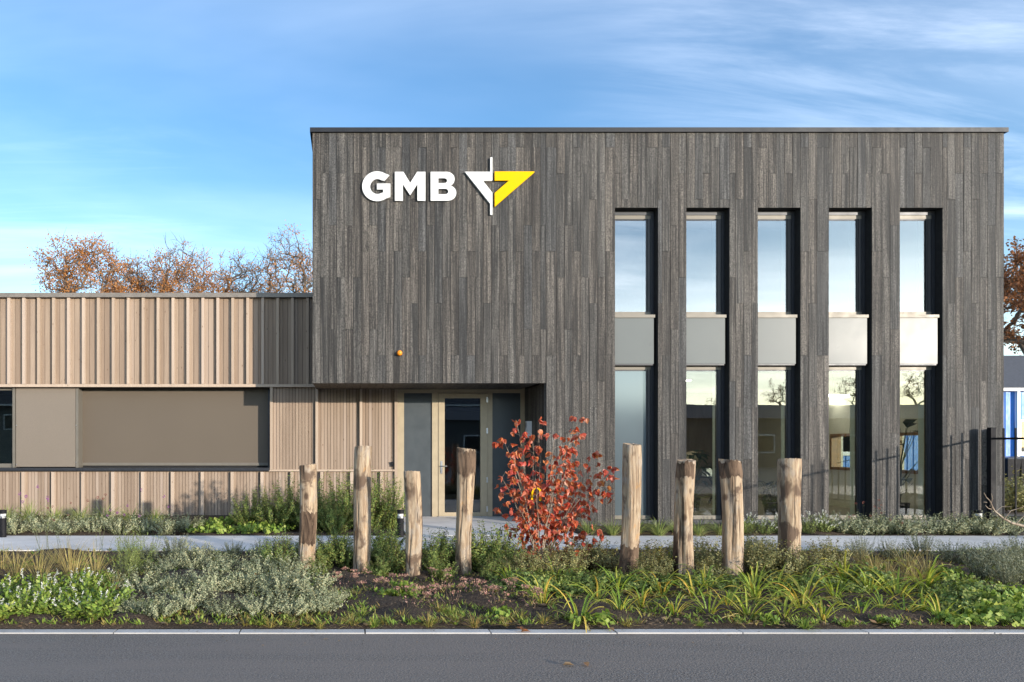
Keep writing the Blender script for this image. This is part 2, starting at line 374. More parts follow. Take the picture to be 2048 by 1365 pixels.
# leaves
M['l_shrub'] = m_leaf('shrub_leaf', [(0.077, 0.128, 0.033), (0.154, 0.226, 0.054), (0.252, 0.318, 0.082), (0.417, 0.399, 0.105)])
M['l_olive'] = m_leaf('olive_leaf', [(0.119, 0.131, 0.046), (0.217, 0.225, 0.086), (0.347, 0.328, 0.132), (0.499, 0.413, 0.155)])
M['l_grey'] = m_leaf('grey_green_leaf', [(0.169, 0.213, 0.129), (0.298, 0.333, 0.199), (0.434, 0.440, 0.264), (0.579, 0.524, 0.300)], 0.7)
M['l_lav'] = m_leaf('lavender_leaf', [(0.159, 0.184, 0.130), (0.266, 0.281, 0.191), (0.389, 0.390, 0.252)], 0.7)
M['l_bright'] = m_leaf('bright_leaf', [(0.096, 0.172, 0.026), (0.190, 0.286, 0.042), (0.286, 0.372, 0.065), (0.398, 0.415, 0.095)])
M['l_lily'] = m_leaf('daylily_leaf', [(0.147, 0.253, 0.030), (0.252, 0.374, 0.045), (0.373, 0.446, 0.060), (0.533, 0.483, 0.085), (0.732, 0.411, 0.070)], 0.45, 0.3)
M['l_sedge'] = m_leaf('sedge_leaf', [(0.145, 0.207, 0.053), (0.266, 0.322, 0.090), (0.398, 0.425, 0.138)], 0.5)
M['l_dry'] = m_leaf('dry_grass_leaf', [(0.31, 0.235, 0.075), (0.43, 0.33, 0.12), (0.53, 0.42, 0.17), (0.25, 0.26, 0.08)], 0.6)
M['l_tuft'] = m_leaf('tuft_leaf', [(0.16, 0.20, 0.045), (0.28, 0.27, 0.07), (0.37, 0.29, 0.08), (0.33, 0.21, 0.07)], 0.6)
M['l_pink'] = m_leaf('sedum_flower', [(0.28, 0.12, 0.10), (0.44, 0.20, 0.17), (0.54, 0.30, 0.25), (0.34, 0.26, 0.14), (0.22, 0.09, 0.065)], 0.8, 0.05)
M['l_white'] = m_leaf('white_petal', [(0.62, 0.62, 0.55), (0.78, 0.78, 0.74)], 0.7, 0.2)
M['l_purple'] = m_leaf('purple_petal', [(0.20, 0.05, 0.20), (0.30, 0.09, 0.30)], 0.7, 0.1)
M['l_rust'] = m_leaf('seed_head', [(0.16, 0.05, 0.04), (0.26, 0.09, 0.06)], 0.8, 0.0)
M['l_yellow'] = m_leaf('yellow_leaf', [(0.45, 0.36, 0.025), (0.60, 0.50, 0.04), (0.34, 0.36, 0.05), (0.42, 0.22, 0.05)])
M['l_red'] = m_leaf('red_leaf', [(0.34, 0.042, 0.036), (0.58, 0.080, 0.052), (0.64, 0.150, 0.065), (0.62, 0.24, 0.075), (0.54, 0.085, 0.065), (0.66, 0.22, 0.13), (0.38, 0.16, 0.05)], 0.40, 0.35, 0.35, 0.5)
M['l_oak'] = m_leaf('oak_leaf', [(0.352, 0.138, 0.046), (0.495, 0.209, 0.066), (0.616, 0.297, 0.101), (0.396, 0.198, 0.081)], 0.6, 0.4)
M['l_brown'] = m_leaf('brown_oak_leaf', [(0.20, 0.080, 0.038), (0.31, 0.125, 0.05), (0.41, 0.185, 0.075)], 0.6, 0.25)
M['l_litter'] = m_leaf('litter', [(0.056, 0.038, 0.024), (0.152, 0.099, 0.056), (0.320, 0.216, 0.118), (0.576, 0.288, 0.118)], 0.8, 0.05)
M['l_indoor'] = m_leaf('indoor_leaf', [(0.02, 0.038, 0.018), (0.05, 0.08, 0.032)], 0.4, 0.2)

# ================================================================== THE SETTING
def sheet(name, x0, x1, y0, y1, z, mat, kind='structure'):
    me = bpy.data.meshes.new(name); cx, cy_ = (x0 + x1) / 2, (y0 + y1) / 2
    me.from_pydata([(x0 - cx, y0 - cy_, 0), (x1 - cx, y0 - cy_, 0), (x1 - cx, y1 - cy_, 0), (x0 - cx, y1 - cy_, 0)], [], [(0, 1, 2, 3)])
    return tag(link(name, me, (cx, cy_, z), None, mat), kind=kind)
KF, KB = 6.55, 6.67                       # kerb front and back
PF, PB = 11.5, 13.3                       # footpath
YF, YW = 15.0, 16.75                      # charred facade, set-back wing
sheet('ground', -400, 400, -300, 700, -0.05, M['ground'])
sheet('road', -70, 90, -30, KF, 0.0, M['asphalt'])
sheet('yard', 13.4, 75, 17.5, 60, -0.03, M['asphalt'])
sheet('pavement', 13.4, 75, 18.5, 26, -0.02, M['paving'])

kerb = tag(empty('kerb', (0, KF, 0)), kind='structure')
kx = X_(235, KB) - 1.1 * 9
rk = random.Random(3)
for i in range(26):
    dz = rk.uniform(-0.003, 0.003)
    box('kerb_stone', kx + 0.006, kx + 1.1 - 0.006, KF + rk.uniform(-0.003, 0.003), KB, -0.12, 0.010, M['kerb'], kerb).location.z += dz
    kx += 1.1

def soil_sheet(name, x0, x1, y0, y1, step, amp, seed, zbase=0.015):
    nx = int((x1 - x0) / step); ny = int((y1 - y0) / step)
    rs = np.random.RandomState(seed); xs = np.linspace(x0, x1, nx + 1); ys = np.linspace(y0, y1, ny + 1)
    XX, YY = np.meshgrid(xs, ys)
    Z = np.zeros_like(XX)
    for k in range(14):
        fx, fy, ph = rs.uniform(0.4, 7), rs.uniform(0.4, 7), rs.uniform(0, 6.28)
        Z += np.sin(XX * fx + YY * fy * rs.choice([-1, 1]) + ph) * amp / (1 + 0.5 * (fx + fy))
    Z += rs.normal(0, 0.006, Z.shape)
    edge = np.minimum(1, np.minimum(YY - y0, y1 - YY) / 0.25)
    Z = zbase + edge * (0.03 + Z)
    V = np.stack([XX.ravel(), YY.ravel(), Z.ravel()], 1)
    i = np.arange(ny)[:, None] * (nx + 1) + np.arange(nx)[None, :]
    Fq = np.stack([i, i + 1, i + nx + 2, i + nx + 1], -1).reshape(-1, 4)
    me = bpy.data.meshes.new(name); me.from_pydata(V.tolist(), [], Fq.tolist()); me.polygons.foreach_set('use_smooth', [True] * len(Fq))
    return tag(link(name, me, (0, 0, 0), None, M['soil']), kind='structure')
soil_sheet('planting_bed_soil', -13, 19, KB + 0.002, PF, 0.07, 0.05, 1)
soil_sheet('back_bed_soil', -13, 1.0, PB, YW + 0.1, 0.1, 0.04, 2)
soil_sheet('facade_bed_soil', 4.12, 13.3, PB, YF + 0.1, 0.1, 0.04, 5)

path = tag(empty('footpath', (0, PF, 0)), kind='structure')
px_ = -14.0
while px_ < 20:
    box('path_slab', px_ + 0.004, px_ + 2.396, PF, PB, -0.08, 0.03, M['path'], path); px_ += 2.4
ent = tag(empty('entrance_slab', (2.5, PB, 0)), kind='structure')
for i, (a, b) in enumerate(((PB + 0.006, 15.0), (15.006, YW + 0.05))):
    box('slab', 1.02, 2.556, a, b, -0.08, 0.034, M['path'], ent); box('slab', 2.562, 4.1, a, b, -0.08, 0.034, M['path'], ent)

# ================================================================== CHARRED TIMBER BUILDING
BX0, BX1 = X_(625, YF), X_(2008, YF)
ZT = Z_(266, YF); ZS = Z_(767, YF); XE = X_(1092, YF)      # wall top, porch soffit, porch right side
B = tag(empty('charred_timber_building', ((BX0 + BX1) / 2, YF, 0)), 'two storey building clad in vertical charred black timber boards with tall slot windows', 'building')
WIN = [(1230, 1316), (1373, 1459), (1516, 1601), (1658, 1744), (1800, 1885.5)]
WX = [(X_(a, YF), X_(b, YF)) for a, b in WIN]
WZ0, WZ1 = 0.07, Z_(416, YF)
BT = 0.024                                                  # board thickness
YB = YF + BT                                                # front of the backing wall
WT = 0.55                                                   # wall thickness
# boards: 2.08 m long, joints stepping by a quarter of that
rb = random.Random(11)
bw = 0.1628; nb = int(round((BX1 - BX0) / bw)); bw = (BX1 - BX0) / nb
stagger = 0.52
def spans(xm, x0, x1):
    s = [(0.02, ZT)]
    if x1 <= XE + 0.02: s = [(ZS, ZT)]
    for a, b in WX:
        if x0 >= a - 0.001 and x1 <= b + 0.001: s = [(WZ1, ZT)]
    return s
edges = [BX0 + i * bw for i in range(nb + 1)]
cuts = [XE] + [q for ab in WX for q in ab]
for c in cuts:                                              # the boards are ripped to meet the openings
    k = min(range(len(edges)), key=lambda i: abs(edges[i] - c)); edges[k] = c
nbo = 0; last = 0
for i in range(nb):
    x0, x1 = edges[i], edges[i + 1]
    ph = rb.choice([q for q in range(4) if q != last]); last = ph
    for (z0, z1) in spans(0, x0, x1):
        z = ZT - 0.29 - stagger * ph
        js = [z1]
        while z > z0:
            if z < z1 - 0.1 and z > z0 + 0.1: js.append(z)
            z -= 4 * stagger
        js.append(z0)
        for a, b in zip(js[:-1], js[1:]):
            d = rb.uniform(-0.003, 0.003)
            box('board', x0 + 0.003, x1 - 0.003, YF + d, YB, b + 0.0025, a - 0.0025, M['charred'], B); nbo += 1
print('facade boards', nbo)
# backing wall between the openings
def wallpiece(x0, x1, z0, z1, y0=YB, y1=YF + 0.30): box('wall', x0, x1, y0, y1, z0, z1, M['core'], B)
def innerpiece(x0, x1, z0, z1): box('inner_wall', x0 - (0.075 if x0 > XE + 0.1 and z0 < 1 else 0), x1, YF + 0.302, YF + WT, z0, z1, M['reveal'], B)
prev = XE + 0.002
for a, b in WX:
    wallpiece(prev, a, 0.0, ZT); innerpiece(prev, a, 0.0, ZT); wallpiece(a, b, WZ1, ZT); innerpiece(a, b - 0.077, WZ1, ZT); prev = b
wallpiece(prev, BX1, 0.0, ZT); innerpiece(prev, BX1 - 0.3, 0.0, ZT)
box('wall', BX0, XE, YB, YF + 0.30, ZS + 0.03, ZT, M['core'], B)
box('wall', BX0, BX0 + 0.25, YF + 0.302, 26.0, ZS + 0.03, ZT, M['core'], B)          # left side of the overhang
box('wall', XE + 0.002, XE + 0.25, YF + 0.302, YW + 0.3, 0, ZS + 0.2, M['core'], B)      # porch right side, backing
for i in range(11):                                                                      # its charred boards
    y0 = YF + 0.03 + i * 0.158
    box('board', XE - 0.022, XE, y0, y0 + 0.154, 0.036, ZS, M['charred'], B)
for i in range(28):                                                                      # soffit of the porch
    x0 = BX0 + i * bw
    if x0 + bw > XE - 0.02: break
    box('soffit_board', x0 + 0.003, x0 + bw - 0.003, YB, YW + 0.3, ZS + 0.004, ZS + 0.026, M['charred'], B)
# roof, coping
box('roof', BX0 + 0.1, BX1 - 0.1, YF + 0.2, 26.0, ZT - 0.35, ZT - 0.05, M['cap_dark'], B)
zc0, zc1 = ZT + 0.002, Z_(257, YF)
box('coping', BX0 - 0.05, BX1 + 0.055, YF - 0.045, YF + 0.36, zc0, zc1, M['cap_dark'], B)
box('coping', BX0 - 0.05, BX0 + 0.32, YF + 0.362, 26.0, zc0, zc1, M['cap_dark'], B)
box('coping', BX1 - 0.32, BX1 + 0.055, YF + 0.362, 26.0, zc0, zc1, M['cap_dark'], B)
# right side wall with a strip of windows, and the rooms
RX = BX1 - 0.3
YR = 24.0
sz0, sz1 = 0.98, 1.92
box('side_wall', RX, BX1, YF + 0.302, 25.7, sz1, ZT - 0.36, M['core'], B)
box('side_wall', RX, BX1, YF + 0.302, 25.7, 0.0, sz0, M['core'], B)
box('inner_wall', RX - 0.03, RX - 0.002, YF + WT, YR, sz1, 3.30, M['plaster'], B)
box('inner_wall', RX - 0.03, RX - 0.002, YF + WT, YR, 0.02, sz0, M['plaster'], B)
ys = [15.95, 18.15, 20.35, 22.55]
for i, y in enumerate(ys[:-1]):
    y1 = ys[i + 1]
    box('wall_pier', RX - 0.03, BX1, y1 - 0.45, y1 - 0.002, sz0, sz1, M['plaster'], B)
    wf = box('window_frame', RX - 0.05, BX1 - 0.1, y, y1 - 0.452, sz0, sz0 + 0.07, M['woodframe'], B)
    box('window_frame', RX - 0.05, BX1 - 0.1, y, y1 - 0.452, sz1 - 0.07, sz1, M['woodframe'], B)
    box('window_frame', RX - 0.05, BX1 - 0.1, y, y + 0.07, sz0 + 0.07, sz1 - 0.07, M['woodframe'], B)
    box('window_frame', RX - 0.05, BX1 - 0.1, y1 - 0.522, y1 - 0.452, sz0 + 0.07, sz1 - 0.07, M['woodframe'], B)
    box('pane', RX + 0.09, RX + 0.10, y + 0.07, y1 - 0.522, sz0 + 0.07, sz1 - 0.07, M['glass'], B)
box('wall_pier', RX - 0.03, BX1, YF + WT, 15.948, sz0, sz1, M['plaster'], B)
box('wall_pier', RX - 0.03, BX1, 22.55, 25.7, sz0, sz1, M['plaster'], B)
box('back_wall', BX0, BX1, 25.72, 26.0, 0, ZT - 0.36, M['core'], B)
box('room_floor', XE + 0.25, RX, YF + 0.31, YR, -0.02, 0.022, M['floor_in'], B)
box('room_ceiling', XE + 0.25, RX, YF + WT + 0.002, YR, 3.3, 3.5, M['plaster'], B)
box('room_back_wall', XE + 0.25, RX, YR, YR + 0.1, 0.022, 3.3, M['panelling'], B)
box('room_side_wall', XE + 0.60, XE + 0.70, YF + WT, YR, 0.022, 3.3, M['plaster'], B)
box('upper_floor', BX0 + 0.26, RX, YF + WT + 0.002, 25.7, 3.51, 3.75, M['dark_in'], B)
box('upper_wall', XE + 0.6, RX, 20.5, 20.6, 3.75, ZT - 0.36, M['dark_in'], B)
# tall windows: lower light, spandrel, upper light
YG = YF + 0.215                                             # front of the frames
def light(x0, x1, z0, z1, glass, frost=False):
    wn_ = empty('window', ((x0 + x1) / 2, YG, z0), B)
    ft = 0.062
    box('frame', x0, x1, YG, YG + 0.075, z1 - 0.075, z1, M['alu'], wn_); box('frame', x0, x1, YG, YG + 0.075, z0, z0 + 0.075, M['alu'], wn_)
    for a, b in ((x0, x0 + ft), (x1 - ft, x1)): box('frame', a, b, YG + 0.001, YG + 0.075, z0 + 0.075, z1 - 0.075, M['alu_dark'], wn_)
    # slim sash line and the timber inner frame
    for a, b in ((x0 + ft, x0 + ft + 0.02), (x1 - ft - 0.02, x1 - ft)): box('sash', a, b, YG + 0.018, YG + 0.075, z0 + 0.075, z1 - 0.075, M['alu_dark'], wn_)
    box('sash', x0 + ft + 0.02, x1 - ft - 0.02, YG + 0.018, YG + 0.075, z1 - 0.097, z1 - 0.075, M['alu_dark'], wn_)
    for a, b in ((x0, x0 + ft + 0.03), (x1 - ft - 0.022, x1)): box('inner_frame', a, b, YG + 0.077, YF + 0.300, z0, z1, M['woodframe'], wn_)
    g0, g1 = x0 + ft + 0.02, x1 - ft - 0.02
    if frost: box('pane', g0, g1, YG + 0.034, YG + 0.050, z0 + 0.075, z1 - 0.097, M['frost'], wn_)
    else: box('pane', g0, g1, YG + 0.034, YG + 0.042, z0 + 0.075, z1 - 0.097, glass, wn_)
    return wn_
zsp0, zsp1 = Z_(728, YF + 0.04), Z_(636, YF + 0.04)
for i, (a, b) in enumerate(WX):
    x0, x1 = a + 0.002, b - 0.06
    light(x0, x1, WZ0 + 0.06, zsp0 - 0.028, M['glass'], i == 0)
    light(x0, x1, zsp1 + 0.075, WZ1 - 0.085, M['glass_up'])
    box('window_head', a + 0.001, b - 0.001, YG - 0.02, YF + 0.30, WZ1 - 0.084, WZ1 - 0.001, M['alu_dark'], B)
    box('window_jamb', x1 + 0.001, b - 0.001, YG - 0.02, YG + 0.12, WZ0, WZ1 - 0.086, M['alu_dark'], B)
    sp = empty('spandrel', ((a + b) / 2, YF + 0.05, zsp0), B)
    box('panel', a + 0.002, b - 0.062, YF + 0.055, YG + 0.13, zsp0, zsp1, M['spandrel'], sp)
    box('cap', a + 0.002, b - 0.045, YF + 0.030, YG + 0.13, zsp1 + 0.002, zsp1 + 0.062, M['alu'], sp)
    box('underside', a + 0.002, b - 0.07, YF + 0.075, YG + 0.13, zsp0 - 0.026, zsp0 - 0.002, M['alu_dark'], sp)
    box('sill', a + 0.001, b - 0.001, YF + 0.02, YF + 0.30, 0.022, WZ0 + 0.058, M['alu_dark'], B)
    box('slab_edge', a + 0.001, b - 0.078, YG + 0.132, YF + WT, zsp0 - 0.12, zsp1 + 0.06, M['core'], B)
# porch entrance: frame, panels and glazed door, at the set-back plane
YD = YW
s = F / YD
def dx(px): return X_(px, YD)
def dz_(py): return Z_(py, YD)
zt, zh = dz_(777.0), dz_(786.5)
porch = empty('entrance_screen', (dx(925), YD, 0), B)
box('head', dx(795), XE - 0.024, YD - 0.02, YD + 0.08, zh, zt + 0.02, M['door'], porch)
box('lintel', BX0 + 0.3, XE + 0.3, YD + 0.082, YD + 0.3, zt - 0.3, ZS + 0.3, M['core'], porch)
for a, b in ((795, 808), (864, 876.2), (974.4, 984.6), (1041, 1050.7)): box('post', dx(a), dx(b), YD - 0.015, YD + 0.08, 0.036, zh, M['door'], porch)
box('filler', dx(1050.7) + 0.002, XE - 0.024, YD + 0.01, YD + 0.08, 0.036, zh, M['core'], porch)
box('side_panel', dx(808), dx(864), YD + 0.02, YD + 0.06, 0.036, zh, M['panel'], porch)
box('side_panel', dx(984.6), dx(1041), YD + 0.02, YD + 0.06, 0.036, zh, M['panel'], porch)
door = empty('door', (dx(925), YD, 0.04), B)
l0, l1, zl = dx(876.2) + 0.006, dx(974.4) - 0.006, zh - 0.008
box('stile', l0, dx(889), YD - 0.03, YD + 0.04, 0.045, zl, M['door'], door); box('stile', dx(960.5), l1, YD - 0.03, YD + 0.04, 0.045, zl, M['door'], door)
box('rail', dx(889), dx(960.5), YD - 0.03, YD + 0.04, dz_(797), zl, M['door'], door); box('rail', dx(889), dx(960.5), YD - 0.03, YD + 0.04, 0.045, dz_(1025), M['door'], door)
box('pane', dx(889), dx(960.5), YD + 0.0, YD + 0.012, dz_(1025), dz_(797), M['glass_door'], door)
for py in (800, 862, 960, 1018): box('hinge', dx(972), dx(975.2), YD - 0.05, YD - 0.031, dz_(py) - 0.06, dz_(py) + 0.06, M['steel'], door)
mb = MB(); hx, hz = dx(882.5), dz_(935)
mb.box(-0.022, 0.022, -0.012, 0, -0.14, 0.14); mb.tube([(0, -0.01, 0.03), (0, -0.06, 0.03), (0.012, -0.068, 0.03), (0.12, -0.068, 0.03)], [0.011] * 4, 8, cap=True)
mb.tube([(0, -0.012, -0.08), (0, -0.03, -0.08)], [0.014, 0.014], 10, cap=True)
link('handle', mb.mesh('handle', [M['steel']]), (hx, YD - 0.03, hz), door)
box('threshold', dx(876), dx(975), YD - 0.06, YD + 0.05, 0.035, 0.044, M['steel'], door)
# dim lobby behind the door
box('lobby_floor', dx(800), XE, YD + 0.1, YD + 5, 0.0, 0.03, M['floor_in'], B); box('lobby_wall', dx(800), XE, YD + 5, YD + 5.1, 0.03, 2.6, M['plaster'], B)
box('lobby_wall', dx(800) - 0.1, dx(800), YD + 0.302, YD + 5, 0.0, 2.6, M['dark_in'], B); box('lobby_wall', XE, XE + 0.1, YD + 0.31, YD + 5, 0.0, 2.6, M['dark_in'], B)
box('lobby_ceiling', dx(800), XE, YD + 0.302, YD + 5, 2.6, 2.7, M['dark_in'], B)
# letters and emblem
S = tag(empty('wall_sign', W(895, 432, YF)), 'bold white three letter sign with white and yellow arrow emblem high on charred facade', 'sign')
def lp(pts): return [((700 + x / 5.12 - VX) / 100.0, CAMH + (VY - (300 + y / 5.12)) / 100.0) for x, y in pts]
def arc(cx, cy_, rx, ry, a0, a1, n, p=2.0):
    o = []
    for i in range(n + 1):
        t = math.radians(a0 + (a1 - a0) * i / n); c, s_ = math.cos(t), math.sin(t)
        o.append((cx + rx * math.copysign(abs(c) ** (2 / p), c), cy_ + ry * math.copysign(abs(s_) ** (2 / p), s_)))
    return o
g_out = arc(277, 382.5, 153, 152.5, -47, -318, 44)
g_in = arc(280, 385, 74, 77, -295, -47, 30)
gp = [(402, 268)] + g_out[2:-2] + [(412, 490), (412, 355), (275, 355), (275, 415), (338, 415), (338, 446)] + g_in[1:-1] + [(352, 326)]
mp_ = [(458, 235), (545, 235), (614, 348), (685, 235), (770, 235), (770, 530), (688, 530), (688, 362), (614, 474), (540, 362), (540, 530), (458, 530)]
bo = [(823, 235)] + arc(985, 310, 83, 75, -90, 60, 16) + arc(995, 450, 90, 80, -55, 90, 16) + [(823, 530)]
bh1 = [(902, 300)] + arc(960, 325, 32, 25, -90, 90, 10) + [(902, 350)]
bh2 = [(902, 408)] + arc(972, 436, 32, 28, -90, 90, 10) + [(902, 464)]
for nm, loops in (('letter', [gp]), ('letter', [mp_]), ('letter', [bo, bh1, bh2])):
    L = [lp(q) for q in loops]; c = (sum(x for x, z in L[0]) / len(L[0]), sum(z for x, z in L[0]) / len(L[0]))
    poly_extrude(nm, L, 0.04, YF - 0.012, S, M['white'], c)
ew = [(1172, 235), (1432, 235), (1432, 88), (1453, 88), (1453, 325), (1355, 325), (1453, 450), (1453, 675), (1430, 675), (1430, 560)]
ey = [(1477, 232), (1882, 232), (1882, 240), (1477, 593), (1477, 450), (1622, 325), (1477, 325)]
for pts, mt, nm in ((ew, M['white'], 'white emblem half'), (ey, M['yellow'], 'yellow emblem half')):
    L = [lp(pts)]; c = (sum(x for x, z in L[0]) / len(L[0]), sum(z for x, z in L[0]) / len(L[0]))
    o = poly_extrude('emblem_half', L, 0.045, YF - 0.012, S, mt, c); o['label'] = nm
# alarm beacon
al = tag(empty('alarm_beacon', W(799, 707, YF)), 'small round orange alarm beacon on charred facade above the porch', 'alarm')
mb = MB(); mb.tube([(0, 0, 0), (0, -0.02, 0)], [0.058, 0.056], 16, cap=True); link('base', mb.mesh('base', [M['black']]), WL[al.name], al)
mb = MB(); mb.tube([(0, -0.02, 0), (0, -0.055, 0), (0, -0.08, 0), (0, -0.092, 0)], [0.056, 0.054, 0.044, 0.02], 16, cap=True)
link('lens', mb.mesh('lens', [M['orange']], True), WL[al.name], al)
# intercom on the porch side
ic = tag(empty('intercom', (XE - 0.022, 16.15, 1.40)), 'pale upright intercom box on the porch side wall behind red shrub', 'intercom')
box('case', XE - 0.125, XE - 0.022, 16.08, 16.24, Z_(876, 16.2), Z_(843, 16.2), M['white'], ic)
box('speaker_plate', XE - 0.129, XE - 0.1255, 16.10, 16.22, Z_(856, 16.2), Z_(846, 16.2), M['steel'], ic)

# ================================================================== SET-BACK TIMBER WING
def wx(px): return X_(px, YW)
def wz(py): return Z_(py, YW)
WGX0 = -10.2
Wg = tag(empty('timber_wing', (-5, YW, 0)), 'low flat roofed wing clad in pale pinkish vertical timber boards and battens', 'building')
pitch = 0.3321; b0 = wx(20.5)
zU0, zU1 = wz(770), wz(597); zM0, zM1 = wz(941), wz(775); zL0, zL1 = 0.06, wz(942)
xr = wx(540); xd = wx(795)
YBk = YW + 0.02
# backing walls
box('wall', WGX0, BX0 - 0.004, YBk + 0.002, YBk + 0.3, zU0 + 0.02, zU1 - 0.01, M['siding_core'], Wg)
box('wall', WGX0, xd, YBk + 0.002, YBk + 0.3, 0.0, wz(938), M['siding_core'], Wg)
box('wall', xr + 0.03, xd, YBk + 0.002, YBk + 0.3, wz(938), zU0 + 0.018, M['siding_core'], Wg)
box('roof', WGX0, BX0 - 0.004, YW + 0.3, 27, zU1 - 0.3, zU1, M['cap_dark'], Wg)
box('side_wall', WGX0 - 0.2, WGX0 - 0.002, YW + 0.0, 27, 0, zU1, M['siding_core'], Wg)
box('back_wall', WGX0 - 0.2, BX0, 27, 27.2, 0, zU1, M['siding_core'], Wg)
box('coping', WGX0 - 0.25, BX0 - 0.006, YW - 0.115, YW + 0.4, wz(597) + 0.004, wz(588), M['cap_taupe'], Wg)
rw = random.Random(21)
def boards(x0, x1, z0, z1, wid, phase=None):
    n = max(1, int(round((x1 - x0) / wid))); q = (x1 - x0) / n
    for i in range(n):
        box('board', x0 + i * q + 0.0042, x0 + (i + 1) * q - 0.0042, YW + rw.uniform(-0.001, 0.001), YBk, z0 + 0.002, z1 - 0.002, M['siding'], Wg)
bts = []
k = int((WGX0 - b0) / pitch)
while b0 + k * pitch < BX0 - 0.05:
    bts.append(b0 + k * pitch); k += 1
for i, x in enumerate(bts):
    box('batten', x - 0.030, x + 0.030, YW - 0.088, YW - 0.003, zU0 + 0.012, zU1 - 0.004, M['batten'], Wg)
    nx = bts[i + 1] if i + 1 < len(bts) else BX0 - 0.004
    boards(x, nx, zU0 + 0.01, zU1, 0.1107)
box('drip_board', WGX0, BX0 + 0.02, YW - 0.10, YW + 0.02, wz(775), wz(769.5), M['batten'], Wg)
box('drip_board', BX0 + 0.024, xd, YW - 0.03, YW + 0.02, wz(775), wz(769.5), M['batten'], Wg)
# right of the window
boards(xr, xd, zM0 + 0.004, zM1 - 0.004, 0.0715)
for px in (543.5, 634, 722): box('batten', wx(px) - 0.03, wx(px) + 0.03, YW - 0.085, YW - 0.003, zM0 + 0.02, zM1 - 0.004, M['batten'], Wg)
box('batten', wx(795) - 0.068, wx(795) - 0.004, YW - 0.062, YW - 0.003, 0.05, zM1 - 0.004, M['batten'], Wg)
box('ledge', xr - 0.02, xd - 0.07, YW - 0.07, YW + 0.018, zM0 - 0.022, zM0 + 0.018, M['batten'], Wg)
# below the window
boards(WGX0, xd, zL0, zL1 - 0.02, 0.0715)
x = wx(49.0)
while x > WGX0 + 0.7: x -= 2 * pitch
while x < xd - 0.1:
    box('batten', x - 0.034, x + 0.034, YW - 0.085, YW - 0.003, zL0 - 0.01, zL1 - 0.022, M['batten'], Wg); x += 2 * pitch
box('plinth', WGX0, xd, YW - 0.0, YBk + 0.28, -0.05, 0.055, M['core'], Wg)
# window band
zb0, zb1 = wz(936), wz(775)
box('sill', WGX0, xr + 0.0, YW - 0.075, YW + 0.5, wz(942) + 0.002, wz(936), M['alu_dark'], Wg)
box('window_reveal', xr, xr + 0.028, YW + 0.022, YW + 0.5, zb0, zb1, M['alu_dark'], Wg)
box('window_head', WGX0, xr + 0.03, YW + 0.022, YW + 0.5, zb1 + 0.001, zb1 + 0.10, M['alu_dark'], Wg)
YS = YW + 0.28
def sx(px): return X_(px, YS)
rs_ = empty('roller_screen', (sx(350), YS, zb0), Wg)
box('fabric', sx(158), sx(541), YS + 0.02, YS + 0.03, Z_(931, YS), zb1, M['screen'], rs_)
box('bottom_bar', sx(159), sx(536), YS - 0.005, YS + 0.018, Z_(931.5, YS), Z_(926, YS), M['alu'], rs_)
box('guide', sx(536.2), sx(541), YS - 0.02, YS + 0.05, zb0, zb1, M['alu_dark'], rs_)
box('backing', sx(150), sx(545), YS + 0.05, YS + 0.1, zb0, zb1 + 0.1, M['core'], rs_)
YP = YW + 0.05
def ppx(px): return X_(px, YP)
box('shutter_panel', ppx(32), ppx(151), YP, YP + 0.04, Z_(934, YP), Z_(776, YP), M['shutter'], Wg)
for px in (28, 154.5): box('mullion', ppx(px - 2.6), ppx(px + 2.6), YP - 0.012, YP + 0.30, Z_(936, YP) + 0.004, Z_(775.5, YP), M['alu'], Wg)
for px, py in ((33.5, 851), (33.5, 929), (153, 851), (153, 925)):
    mb = MB(); mb.tube([(0, 0, 0), (0, -0.012, 0)], [0.012, 0.010], 8, cap=True); link('bolt', mb.mesh('bolt', [M['steel']]), (ppx(px), YP - 0.012, Z_(py, YP)), Wg)
wl = empty('window', (ppx(-60), YP + 0.06, zb0), Wg)
box('frame', WGX0, ppx(25), YP + 0.05, YP + 0.12, zb0 + 0.002, zb0 + 0.09, M['alu'], wl); box('frame', WGX0, ppx(25), YP + 0.05, YP + 0.12, zb1 - 0.06, zb1 - 0.002, M['alu'], wl)
box('pane', WGX0, ppx(25), YP + 0.08, YP + 0.09, zb0 + 0.09, zb1 - 0.06, M['glass'], wl)
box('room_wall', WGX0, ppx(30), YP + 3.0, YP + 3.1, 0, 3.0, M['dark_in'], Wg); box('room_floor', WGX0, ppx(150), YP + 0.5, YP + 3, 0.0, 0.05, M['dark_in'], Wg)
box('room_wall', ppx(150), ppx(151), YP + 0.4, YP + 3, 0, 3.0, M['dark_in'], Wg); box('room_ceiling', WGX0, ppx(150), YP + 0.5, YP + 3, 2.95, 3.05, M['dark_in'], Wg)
so = tag(empty('wall_socket', (wx(784), YW - 0.001, wz(929))), 'tiny black socket box on pale boards left of the entrance', 'socket')
box('case', wx(781.8), wx(786.2), YW - 0.045, YW - 0.003, wz(933.5), wz(924.5), M['black'], so)
box('lid', wx(781.4), wx(786.6), YW - 0.052, YW - 0.046, wz(929), wz(924), M['black'], so)

